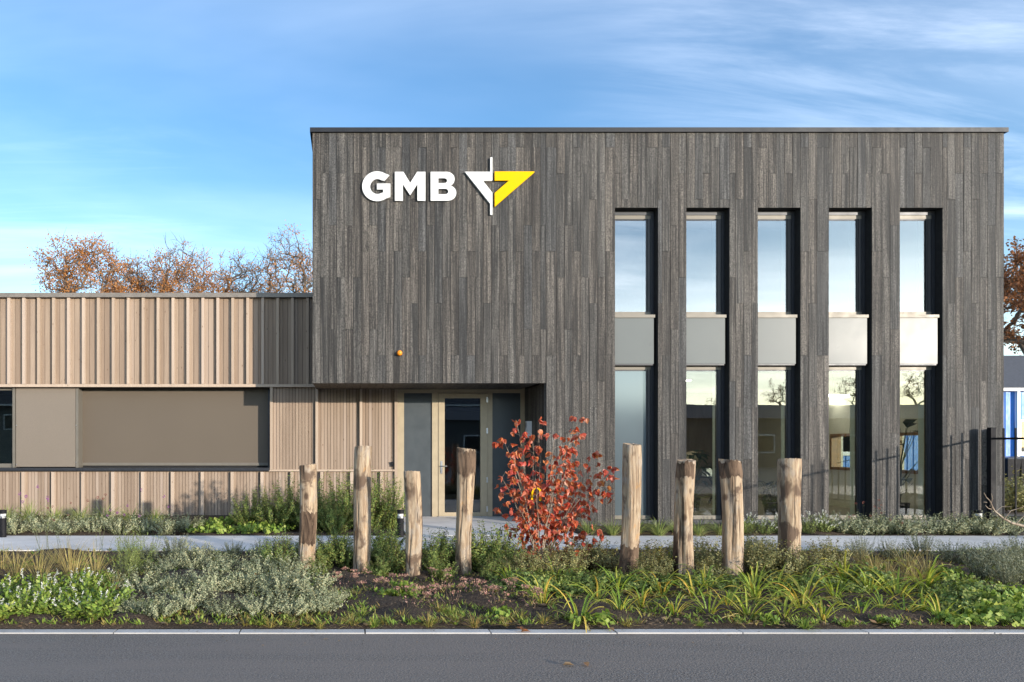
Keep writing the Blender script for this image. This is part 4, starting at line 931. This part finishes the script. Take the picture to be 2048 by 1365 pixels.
for i in range(8000):
    x, y = r.uniform(-8.5, 13), KB + 0.04 + (PF - KB - 0.1) * r.random() ** 1.3
    c0 = Vector((x, y, 0.04)); dens = math.sin(x * 1.9) + math.sin(y * 3.1 + x)
    if dens < -0.9 and r.random() < 0.7: continue
    for j in range(r.randint(4, 9)):
        a = r.uniform(0, TAU); D = Vector((math.cos(a), math.sin(a), r.uniform(0.2, 1.4))).normalized(); P = c0 + Vector((r.gauss(0, 0.02), r.gauss(0, 0.02), 0))
        leaf_quad(mb, P, D, (Vector((-D.y, D.x, 0)) + rv(r) * 0.3).normalized(), r.uniform(0.02, 0.095), r.uniform(0.006, 0.024), 0 if hash((i * 7) % 11) % 3 else 1)
tag(link('weeds', mb.mesh('weeds', [M['l_bright'], M['l_tuft']])), 'tiny green weeds and moss scattered over planting bed soil', 'weeds', kind='stuff')
for i, (px, py) in enumerate(((1042, 1264), (1228, 1262), (585, 1236), (1125, 1330), (1176, 1333))):
    p = G(px, py, 0.022 if py < 1300 else 0.008); mb = MB(); r = random.Random(i + 60)
    for j in range(3 if i == 0 else 1): leaf_mesh(mb, Vector((0.01 * j, 0.01 * j, 0.006 * j)), Vector((math.cos(i * 2 + j), math.sin(i * 2 + j), 0.12)), Vector((0, 0, 1)), 0.085, 0.055, 0, 0.1, 0.3)
    where = ['reddish fallen leaves lying across the kerb below red shrub', 'single brown fallen leaf on the kerb right of red shrub', 'curled fallen leaf on soil under catmint edge', 'pale fallen leaf on asphalt, left of the pair', 'pale fallen leaf on asphalt, right of the pair'][i]
    tag(link('fallen_leaf', mb.mesh('fallen_leaf', [M['l_litter'] if i else M['l_brown']]), p), where, 'leaf', 'fallen leaves on hard ground')

# ------------------------------------------------------------------ red dogwood
def red_shrub():
    p = G(1078, 1140, 0.03); r = random.Random(5); sc = F / p.y
    root = tag(empty('red_shrub', p), 'leafy shrub with fiery red and orange autumn leaves before the porch', 'shrub')
    mb = MB(); tips = []
    def loc(px, py): return Vector(((px - 1078) / sc, 0, (1140 - py) / sc))
    # outline of the crown in (px, py): stems fan out to these points
    targets = [(1008, 878), (1040, 842), (1022, 930), (1002, 1020), (1088, 838), (1066, 870), (1120, 900), (1145, 838), (1150, 870), (1180, 905), (1188, 945), (1168, 960), (1236, 935), (1215, 985),
               (1195, 1060), (1170, 1085), (1016, 985), (1035, 1060), (1045, 1095), (1100, 960), (1128, 1000), (1082, 915), (1060, 960), (1110, 1050), (1150, 1030), (1090, 1095), (1130, 1100), (1012, 905),
               (1100, 868), (1160, 925), (1050, 900), (1135, 940), (1030, 960), (1070, 1030), (1210, 950), (1040, 1020), (1128, 875), (1010, 955), (1075, 1075), (1165, 1010)]
    for t in targets:
        e = loc(*t); e.y = r.uniform(-0.42, 0.42) * (1 - 0.3 * abs(e.x) / 0.8); mid = Vector((e.x * r.uniform(0.25, 0.45), e.y * 0.4, e.z * r.uniform(0.42, 0.6)))
        b = Vector((r.uniform(-0.08, 0.08), r.uniform(-0.06, 0.06), -0.02)); pts = []
        for j in range(9):
            q = j / 8; pts.append(b * (1 - q) ** 2 + mid * (2 * q * (1 - q)) + e * q * q + Vector((r.gauss(0, 0.008), r.gauss(0, 0.008), 0)))
        mb.tube(pts, [0.0065 * (1 - 0.8 * j / 8) + 0.0010 for j in range(9)], 4, 0)
        n = int(5 + 13 * (e.length / 1.8))
        for j in range(n):
            q = 0.34 + 0.66 * ((j + r.random()) / n); x = q * 8; k_ = min(7, int(x)); P = pts[k_].lerp(pts[k_ + 1], x - k_)
            tan = (pts[k_ + 1] - pts[k_]).normalized(); o = rv(r); o = (o - tan * o.dot(tan)).normalized(); tw = P + (o * 0.9 + tan * 0.5).normalized() * r.uniform(0.04, 0.13)
            mb.tube([P, tw], [0.0022, 0.0012], 3, 0)
            tips += [(tw, o)] * r.choice([1, 2, 2]); 
        tips += [(pts[-1], tan)] * 3
    link('stems', mb.mesh('stems', [M['twig']]), p, root)
    r.shuffle(tips); lm = []
    for v in range(6):
        q = MB(); leaf_mesh(q, Vector((0, 0, 0)), Vector((1, 0, 0)), Vector((0, 0, 1)), 0.074, 0.056, 0, 0.15 + 0.12 * v, 0.10 + 0.06 * v); lm.append(q.mesh('leaf', [M['l_red']]))
    mb = MB(); n = 0
    for (P, o) in tips:
        for _ in range(r.choice([1, 2, 3])):
            D = (o * 0.45 + rv(r) * 0.45 + Vector((0, -0.1, -0.85))).normalized(); s_ = r.uniform(0.6, 1.3)
            if n < 300:
                ob = link('leaf', lm[n % 6], p + P, root); ob.rotation_mode = 'QUATERNION'
                ob.rotation_quaternion = D.to_track_quat('X', 'Z') @ Matrix.Rotation(r.uniform(-1.2, 1.2), 3, 'X').to_quaternion(); ob.scale = (s_,) * 3
            else: leaf_mesh(mb, P, D, rv(r), 0.074 * s_, 0.056 * s_, 0, r.uniform(0.1, 0.7), r.uniform(0.08, 0.4))
            n += 1
    print('red leaves', n)
    tag(link('small_leaves', mb.mesh('small_leaves', [M['l_red']]), p, root), kind='stuff')
    # yellow marker tape tied to a stem
    tp = tag(empty('marker_tape', p + Vector((-0.06, -0.1, (1140 - 990) / sc))), 'bright yellow marker tape tied round a stem of the red shrub', 'ribbon')
    for nm, pts in (('strand', [(-0.02, 0, 0.09), (-0.045, -0.01, 0.06), (-0.06, -0.012, 0.0), (-0.055, -0.01, -0.06)]), ('strand', [(0.02, 0, 0.09), (0.045, -0.012, 0.07), (0.05, -0.012, 0.0), (0.048, -0.01, -0.07)]), ('knot', [(-0.03, 0, 0.085), (0.0, -0.012, 0.1), (0.03, 0, 0.085)])):
        q = MB(); vv = []
        for j, a in enumerate(pts):
            for dx2, dy2 in ((-0.012, 0), (0.012, 0), (0.012, 0.0015), (-0.012, 0.0015)): vv.append((a[0] + dx2, a[1] + dy2, a[2] + dx2 * 0.2))
        ff = []
        for j in range(len(pts) - 1):
            for k_ in range(4): ff.append((j * 4 + k_, j * 4 + (k_ + 1) % 4, (j + 1) * 4 + (k_ + 1) % 4, (j + 1) * 4 + k_))
        q.add(vv, ff); link(nm, q.mesh(nm, [M['yellow']]), WL[tp.name], tp)
red_shrub()

# bare branch at the right edge
def bare_branch():
    Y = 11.2; p = W(2095, 1092, Y); mb = MB()
    def q(px, py, dy=0): return W(px, py, Y) - p + Vector((0, dy, 0))
    mb.tube([q(2095, 1105), q(2080, 1070), (q(2048, 1053)), q(2018, 1046, -0.05), q(1995, 1036, -0.1), q(1976, 1022, -0.12), q(1966, 1012, -0.15)], [0.03, 0.026, 0.022, 0.018, 0.016, 0.014, 0.010], 7)
    for pts, r0 in (([(1976, 1022), (1962, 1000), (1952, 993), (1944, 984)], 0.010), ([(1972, 1018), (1960, 1016), (1950, 1009)], 0.008), ([(1966, 1012), (1968, 996), (1962, 986)], 0.007), ([(1995, 1036), (2004, 1020), (2020, 1014), (2036, 1004)], 0.008), ([(2018, 1046), (2030, 1030), (2046, 1024)], 0.009), ([(1978, 1022), (1986, 1012), (2003, 1012)], 0.006), ([(1960, 1004), (1950, 1003)], 0.005)):
        n = len(pts); mb.tube([q(a, b, -0.12 - 0.03 * i) for i, (a, b) in enumerate(pts)], [r0 * (1 - 0.6 * i / (n - 1)) for i in range(n)], 5)
    o = link('bare_branch', mb.mesh('bare_branch', [M['twig']], True), p); tag(o, 'bare grey twisted branch reaching in at right edge above the path', 'branch')
bare_branch()

# ================================================================== TREES
def tree(name, px, Y, top, cr, seed, label, leaf, nleaf, lsize, cz=None, group=None, ntarget=420, base=None, bare=0.3, tr=0.16, squash=1.0):
    """branches grown one by one to points spread through an uneven dome; leaves in clumps round those points."""
    r = random.Random(seed); p = base if base is not None else Vector((X_(px, Y), Y, -0.05)); H_ = top - p.z
    zb = H_ * 0.30; zc = H_ - cr * squash * 1.05 if cz is None else cz; rz = H_ - zc
    ph = [(rv(r), r.uniform(2.0, 5.0), r.uniform(0, TAU)) for _ in range(7)]
    tg = []
    while len(tg) < ntarget:
        d = rv(r); 
        if d.z < -0.45: continue
        k = 1 + 0.11 * sum(math.sin(f * d.dot(a) * 2.2 + q) for a, f, q in ph)
        q = (0.25 + 0.75 * r.random()) ** 0.55 * min(1.15, k)
        tg.append(Vector((d.x * cr * q, d.y * cr * q, zc + d.z * q * (rz if d.z > 0 else cr * 0.9))))
    tg.sort(key=lambda t: (t - Vector((0, 0, zb))).length)
    nodes = [Vector((0, 0, -0.1))]; par = [-1]
    for j in range(1, 7): nodes.append(Vector((r.gauss(0, 0.05), r.gauss(0, 0.05), zb * j / 6 + (zc - zb) * 0.25 * (j == 6)))); par.append(j - 1)
    arr = np.zeros((ntarget * 5 + 20, 3)); dep = np.zeros(len(arr))
    for j, v in enumerate(nodes): arr[j] = v
    dep[:7] = 99; dep[5:7] = 0
    tipi = []
    for t in tg:
        n = len(nodes); d = np.linalg.norm(arr[:n] - np.array(t), axis=1) + 0.16 * dep[:n] + 0.5 * np.maximum(0, arr[:n, 2] - t.z)
        k = int(d.argmin()); a = nodes[k]; ns = max(2, min(4, int((t - a).length / 0.35))); last = k; L = (t - a).length
        side = rv(r) * (0.10 * L) + Vector((0, 0, 0.07 * L))
        for j in range(1, ns + 1):
            q = j / ns; P = a.lerp(t, q) + side * math.sin(math.pi * q) + (rv(r) * (0.04 * L) if j < ns else Vector((0, 0, 0)))
            arr[len(nodes)] = P; dep[len(nodes)] = dep[last] + L / ns; nodes.append(P); par.append(last); last = len(nodes) - 1
        tipi.append(last)
    cnt = [0] * len(nodes)
    for i in tipi: cnt[i] += 1
    for i in range(len(nodes) - 1, 0, -1): cnt[par[i]] += cnt[i]
    rad = [max(0.008, tr * (c / max(1, ntarget)) ** 0.47) for c in cnt]
    mb = MB()
    for i in range(1, len(nodes)):
        r0 = min(rad[par[i]], rad[i] * 1.6); mb.tube([nodes[par[i]], nodes[i]], [r0, rad[i]], 6 if rad[i] > 0.05 else 3, 0)
    for i in tipi:                                            # fine twigs
        for _ in range(3):
            d = (rv(r) + Vector((0, 0, 0.35)) + (nodes[i] - nodes[par[i]]).normalized() * 0.8).normalized(); L = r.uniform(0.25, 0.6); m1 = nodes[i] + d * L * 0.5 + rv(r) * 0.05
            mb.tube([nodes[i], m1, nodes[i] + d * L], [0.009, 0.007, 0.004], 3, 0)
    o = tag(empty(name, p), label, 'tree', group); link('trunk', mb.mesh('trunk', [M['bark']]), p, o)
    lb = MB(); cand = []
    for i in tipi:
        P = nodes[i]; k = sum(math.sin(1.7 * f * (P.dot(a)) / cr + q) for a, f, q in ph)
        if k > -3.0 + 5.0 * bare + r.gauss(0, 0.8): cand.append(P)
    for i in range(nleaf):
        P = r.choice(cand) + Vector((r.gauss(0, 0.17), r.gauss(0, 0.17), r.gauss(0.04, 0.15)))
        D = rv(r); leaf_quad(lb, P, D, (D.cross(rv(r))).normalized(), lsize * r.uniform(0.6, 1.2), lsize * r.uniform(0.45, 0.8))
    link('crown', lb.mesh('crown', [leaf]), p, o); return o
TG = 'autumn oaks behind the wing'
tree('oak_tree', 172, 32, Z_(472, 32), 1.95, 3, 'autumn oak with orange brown leaves, leftmost behind the wing roof', M['l_oak'], 8500, 0.095, None, TG, 300, None, 0.36, 0.15, 1.1)
tree('oak_tree', 272, 34, Z_(524, 34), 1.25, 12, 'smaller orange oak between two larger oaks behind the wing', M['l_oak'], 3000, 0.095, None, TG, 240, None, 0.2, 0.12, 1.2)
tree('oak_tree', 366, 33, Z_(492, 33), 2.0, 8, 'broad rusty oak in the middle behind the wing roof', M['l_oak'], 7500, 0.09, None, TG, 300, None, 0.36, 0.14, 1.0)
tree('oak_tree', 484, 34, Z_(506, 34), 1.1, 15, 'nearly bare oak left of the tallest oak behind the wing', M['l_oak'], 700, 0.09, None, TG, 170, None, 0.6, 0.13, 1.5)
tree('oak_tree', 582, 33, Z_(466, 33), 1.75, 22, 'tall half bare oak beside the corner of charred building', M['l_oak'], 3400, 0.085, None, TG, 320, None, 0.45, 0.14, 1.3)
tree('oak_tree', 2110, 46, Z_(478, 46), 4.6, 31, 'large brown leaved oak beyond blue building at right edge', M['l_brown'], 16000, 0.20, None, None, 500, None, 0.12, 0.3, 1.0)

# ================================================================== BLUE BUILDING BEHIND, bins
YC = 34.6
bb = tag(empty('blue_building', (28, YC, -0.03)), 'blue corrugated metal building with grey shingle roof beyond the yard', 'building')
def m_plainblue(): return m_plain('blue_sheet', (0.035, 0.20, 0.60), 0.45, 0.0, var=0.06)
M['blue'] = m_plainblue(); M['shingle'] = m_plain('grey_shingle', (0.075, 0.078, 0.088), 0.8, var=0.3, scale=9)
cx0, cx1 = 14.0, 44.0; zf = Z_(783, YC); zr = Z_(738, YC + 3)
xwin = [(X_(2036, YC), X_(2072, YC)), (18.6, 20.4), (21.4, 23.2)]
wzb, wzt = Z_(909, YC), Z_(840, YC)
def corr(x0, x1, z0, z1):
    mb = MB(); n = max(1, int((x1 - x0) / 0.28)); q = (x1 - x0) / n; v, f = [], []
    xs = []
    for i in range(n):
        a = x0 + i * q; xs += [(a, 0), (a + q * 0.35, 0), (a + q * 0.5, 0.07), (a + q * 0.85, 0.07)]
    xs.append((x1, 0))
    for a, d in xs: v += [(a - x0, d * 0.5, z0), (a - x0, d * 0.5, z1)]
    for i in range(len(xs) - 1): f.append((2 * i, 2 * i + 2, 2 * i + 3, 2 * i + 1))
    mb.add(v, f); link('wall_sheet', mb.mesh('wall_sheet', [M['blue']]), (x0, YC, 0), bb)
xx = sorted(xwin); prev = cx0
for a, b in xx:
    corr(prev, a, 0.2, zf); corr(a, b, 0.2, wzb); corr(a, b, wzt, zf); prev = b
    wf = empty('window', ((a + b) / 2, YC, wzb), bb)
    box('frame', a, b, YC - 0.06, YC + 0.06, wzb, wzb + 0.12, M['white'], wf); box('frame', a, b, YC - 0.06, YC + 0.06, wzt - 0.1, wzt, M['white'], wf)
    for c in (a, b - 0.1): box('frame', c, c + 0.1, YC - 0.06, YC + 0.06, wzb + 0.12, wzt - 0.1, M['white'], wf)
    box('pane', a + 0.1, b - 0.1, YC, YC + 0.02, wzb + 0.12, wzt - 0.1, M['glass'], wf); box('sill', a - 0.1, b + 0.1, YC - 0.12, YC - 0.062, wzb - 0.06, wzb + 0.02, M['white'], wf)
corr(prev, cx1, 0.2, zf)
box('wall', cx0, cx1, YC + 0.9, YC + 1.0, 0, zf, M['core'], bb)
box('gutter', cx0 - 0.1, cx1 + 0.1, YC - 0.22, YC - 0.02, zf + 0.002, zf + 0.14, M['white'], bb)
for x in (X_(2031.5, YC), X_(2090, YC), 24.4): box('downpipe', x - 0.06, x + 0.06, YC - 0.16, YC - 0.04, 0, zf, M['white'], bb)
mb = MB(); mb.add([(cx0, YC - 0.2, zf + 0.15), (cx1, YC - 0.2, zf + 0.15), (cx1, YC + 5, zr + 0.9), (cx0, YC + 5, zr + 0.9), (cx0, YC + 8, zf), (cx1, YC + 8, zf)], [(0, 1, 2, 3), (3, 2, 5, 4), (0, 3, 4), (1, 5, 2)])
link('roof', mb.mesh('roof', [M['shingle']]), (0, 0, 0), bb)
for i, px in enumerate((2016, 2043)):
    Y = 33.0; x = X_(px, Y); o = tag(empty('wheelie_bin', (x, Y, -0.03)), ['black wheelie bin next to the building corner', 'black wheelie bin at right edge of the picture'][i], 'bin', 'wheelie bins by the blue building')
    mb = MB(); mb.add([(-0.22, -0.25, 0.05), (0.22, -0.25, 0.05), (0.22, 0.25, 0.05), (-0.22, 0.25, 0.05), (-0.3, -0.34, 1.02), (0.3, -0.34, 1.02), (0.3, 0.34, 1.02), (-0.3, 0.34, 1.02)], [(0, 3, 2, 1), (4, 5, 6, 7), (0, 1, 5, 4), (1, 2, 6, 5), (2, 3, 7, 6), (3, 0, 4, 7)])
    link('body', mb.mesh('body', [M['black']]), (x, Y, -0.03), o)
    mb = MB(); mb.add([(-0.32, -0.37, 1.02), (0.32, -0.37, 1.02), (0.32, 0.37, 1.04), (-0.32, 0.37, 1.04), (-0.30, -0.35, 1.07), (0.30, -0.35, 1.07), (0.30, 0.36, 1.13), (-0.30, 0.36, 1.13)], [(0, 3, 2, 1), (4, 5, 6, 7), (0, 1, 5, 4), (1, 2, 6, 5), (2, 3, 7, 6), (3, 0, 4, 7)])
    link('lid', mb.mesh('lid', [M['alu_dark']]), (x, Y, -0.03), o)
    for sgn in (-1, 1):
        mb = MB(); mb.tube([(sgn * 0.23, 0.25, 0.1), (sgn * 0.28, 0.25, 0.1)], [0.1, 0.1], 12, cap=True); link('wheel', mb.mesh('wheel', [M['black']]), (x, Y, -0.03), o)

# ================================================================== ROOM FURNISHING seen through the lower windows
t = tag(empty('trestle_table', (10.5, 20.5, 0.022)), 'dark trestle table inside behind second slot window', 'table')
tx, ty = X_(1405, 20.5), 20.5
WL[t.name] = Vector((tx, ty, 0.022)); t.location = (tx, ty, 0.022)
box('table_top', tx - 0.8, tx + 0.8, ty - 0.4, ty + 0.4, 0.74, 0.78, M['black'], t)
for sx_ in (-0.5, 0.5):
    mb = MB()
    for sy in (-1, 1): mb.tube([(sx_ - 0.18, sy * 0.3, 0), (sx_ + 0.18, sy * 0.3, 0.72)], [0.03, 0.03], 6); mb.tube([(sx_ + 0.18, sy * 0.3, 0), (sx_ - 0.18, sy * 0.3, 0.72)], [0.03, 0.03], 6)
    link('trestle', mb.mesh('trestle', [M['black']]), (tx, ty, 0.022), t)
c = tag(empty('glass_lantern', (X_(1414, 20.3), 20.3, 0.78)), 'small pale lantern box on the dark indoor table', 'lantern')
box('case', X_(1414, 20.3) - 0.09, X_(1414, 20.3) + 0.09, 20.2, 20.4, 0.782, 0.98, M['white'], c); box('lid', X_(1414, 20.3) - 0.1, X_(1414, 20.3) + 0.1, 20.19, 20.41, 0.982, 1.0, M['steel'], c)
def indoor(px, Y, h, rad, n, L, Wd, label, seed, droop=0.6):
    x = X_(px, Y); o = tag(empty('potted_plant', (x, Y, 0.022)), label, 'potted plant', 'indoor plants behind the glass')
    mb = MB(); mb.tube([(0, 0, 0), (0, 0, 0.32)], [0.15, 0.19], 14, cap=True); link('pot', mb.mesh('pot', [M['alu_dark']]), (x, Y, 0.022), o)
    r = random.Random(seed); mb = MB()
    for i in range(n):
        a = r.uniform(0, TAU); d = Vector((math.cos(a), math.sin(a), 0)); q = r.random(); e = d * rad * r.uniform(0.2, 0.8) + Vector((0, 0, h * (0.35 + 0.6 * q)))
        mb.tube([(0, 0, 0.3), d * 0.03 + Vector((0, 0, e.z * 0.6)), e], [0.015, 0.010, 0.005], 4, 1)
        leaf_mesh(mb, e, (d + Vector((0, 0, r.uniform(-0.2, 0.6)))).normalized(), Vector((0, 0, 1)), L * r.uniform(0.7, 1.1), Wd, 0, droop, 0.1)
    link('foliage', mb.mesh('foliage', [M['l_indoor'], M['stemgreen']]), (x, Y, 0.022), o)
indoor(1385, 18.5, 1.6, 0.45, 60, 0.28, 0.14, 'bushy dark pot plant behind second slot window', 1)
indoor(1545, 16.9, 0.85, 0.35, 50, 0.22, 0.10, 'low dark pot plant behind third slot window', 2)
indoor(1800, 16.8, 2.2, 0.75, 14, 0.75, 0.24, 'large banana leaved pot plant behind rightmost slot window', 3, 0.35)

em = NT('lamp_diffuser'); e_ = em.n('ShaderNodeEmission'); e_.inputs[0].default_value = (1.0, 0.94, 0.85, 1); e_.inputs[1].default_value = 8.0; em.l(e_.outputs[0], em.out.inputs[0]); M['lamp'] = em.m
for i, (x, y, z, l) in enumerate(((12.05, 18.6, 2.86, 0.3), (11.4, 17.4, 2.75, 0.25), (12.5, 19.6, 2.92, 0.3), (8.3, 21.2, 3.1, 0.6), (5.9, 18.8, 3.1, 0.6), (7.2, 17.2, 3.1, 0.6))):  # last three are unseen fill lamps, added to keep the room lit
    o = tag(empty('pendant_and_fill_lamp', (x, y, z)), f'flat lit pendant lamp inside ground floor room, {ORD[i]} from right windows, last three added fill', 'pendant lamp', 'pendant lamps of the ground floor room')
    box('housing', x - l, x + l, y - 0.12, y + 0.12, z + 0.012, z + 0.04, M['white'], o); box('diffuser', x - l + 0.02, x + l - 0.02, y - 0.10, y + 0.10, z, z + 0.010, M['lamp'], o)
    for q in (-0.8, 0.8): box('cable', x + q * l - 0.004, x + q * l + 0.004, y - 0.004, y + 0.004, z + 0.041, 3.298, M['black'], o)

# ================================================================== ACROSS THE ROAD, seen mirrored in the glass
wh = tag(empty('roadside_shed', (18, -24, 0)), 'long low shed across the road mirrored in the ground floor glazing', 'building')
M['shedwall'] = m_plain('shed_wall', (0.06, 0.065, 0.07), 0.7, var=0.15); M['shedroof'] = m_plain('shed_roof', (0.05, 0.055, 0.065), 0.6, var=0.2)
box('wall', -14, 62, -31, -21.3, 0, 3.4, M['shedwall'], wh)
mb = MB(); mb.add([(-15, -21.0, 3.4), (63, -21.0, 3.4), (63, -26, 4.6), (-15, -26, 4.6), (-15, -31.4, 3.4), (63, -31.4, 3.4)], [(0, 3, 2, 1), (3, 4, 5, 2), (0, 4, 3), (1, 2, 5), (0, 1, 5, 4)])
link('roof', mb.mesh('roof', [M['shedroof']]), (0, 0, 0), wh)
for i in range(11):
    x = -10 + i * 6.4; wf = empty('window', (x, -21.3, 1.0), wh)
    box('frame', x - 0.9, x + 0.9, -21.30, -21.25, 1.0, 2.3, M['white'], wf); box('pane', x - 0.8, x + 0.8, -21.249, -21.24, 1.1, 2.2, M['black'], wf)
TG2 = 'trees across the road'
for i, (px, b, top, sd_) in enumerate(((1572, 70, 10.6, 41), (1712, 72, 11.4, 42), (1838, 74, 11.8, 43), (1450, 74, 8.4, 44))):
    Yt = 30.4 + b; tree('roadside_tree', 0, 0, top, 2.6, sd_, ['thin tree mirrored in third lower slot window', 'thin tree mirrored in fourth lower slot window', 'thin tree mirrored in rightmost lower slot window', 'thin tree mirrored in second lower slot window'][i], M['l_brown'], 700, 0.2, None, TG2, 160, Vector(((px - VX) / F * Yt, -b, 0)))
hs = tag(empty('roadside_house', (4, -34, 0)), 'dark gabled terrace across the road mirrored in door glass', 'building')
box('wall', -46, 15, -40, -33, 0, 5.2, M['shedwall'], hs)
mb = MB(); mb.add([(-46.6, -32.6, 5.1), (15.6, -32.6, 5.1), (15.6, -36.5, 8.0), (-46.6, -36.5, 8.0), (-46.6, -40.4, 5.1), (15.6, -40.4, 5.1)], [(0, 3, 2, 1), (3, 4, 5, 2), (0, 4, 3), (1, 2, 5), (0, 1, 5, 4)])
link('roof', mb.mesh('roof', [M['shedroof']]), (0, 0, 0), hs)
box('gutter', -46.6, 15.6, -32.58, -32.4, 5.0, 5.16, M['white'], hs)
for x in (-42, -36, -30, -24, -18, -10, -2, 2.5, 7, 11.5):
    wf = empty('window', (x, -33, 2.9), hs); box('frame', x - 0.9, x + 0.9, -33.0, -32.95, 2.9, 4.3, M['white'], wf); box('pane', x - 0.8, x + 0.8, -32.949, -32.94, 3.0, 4.2, M['black'], wf)
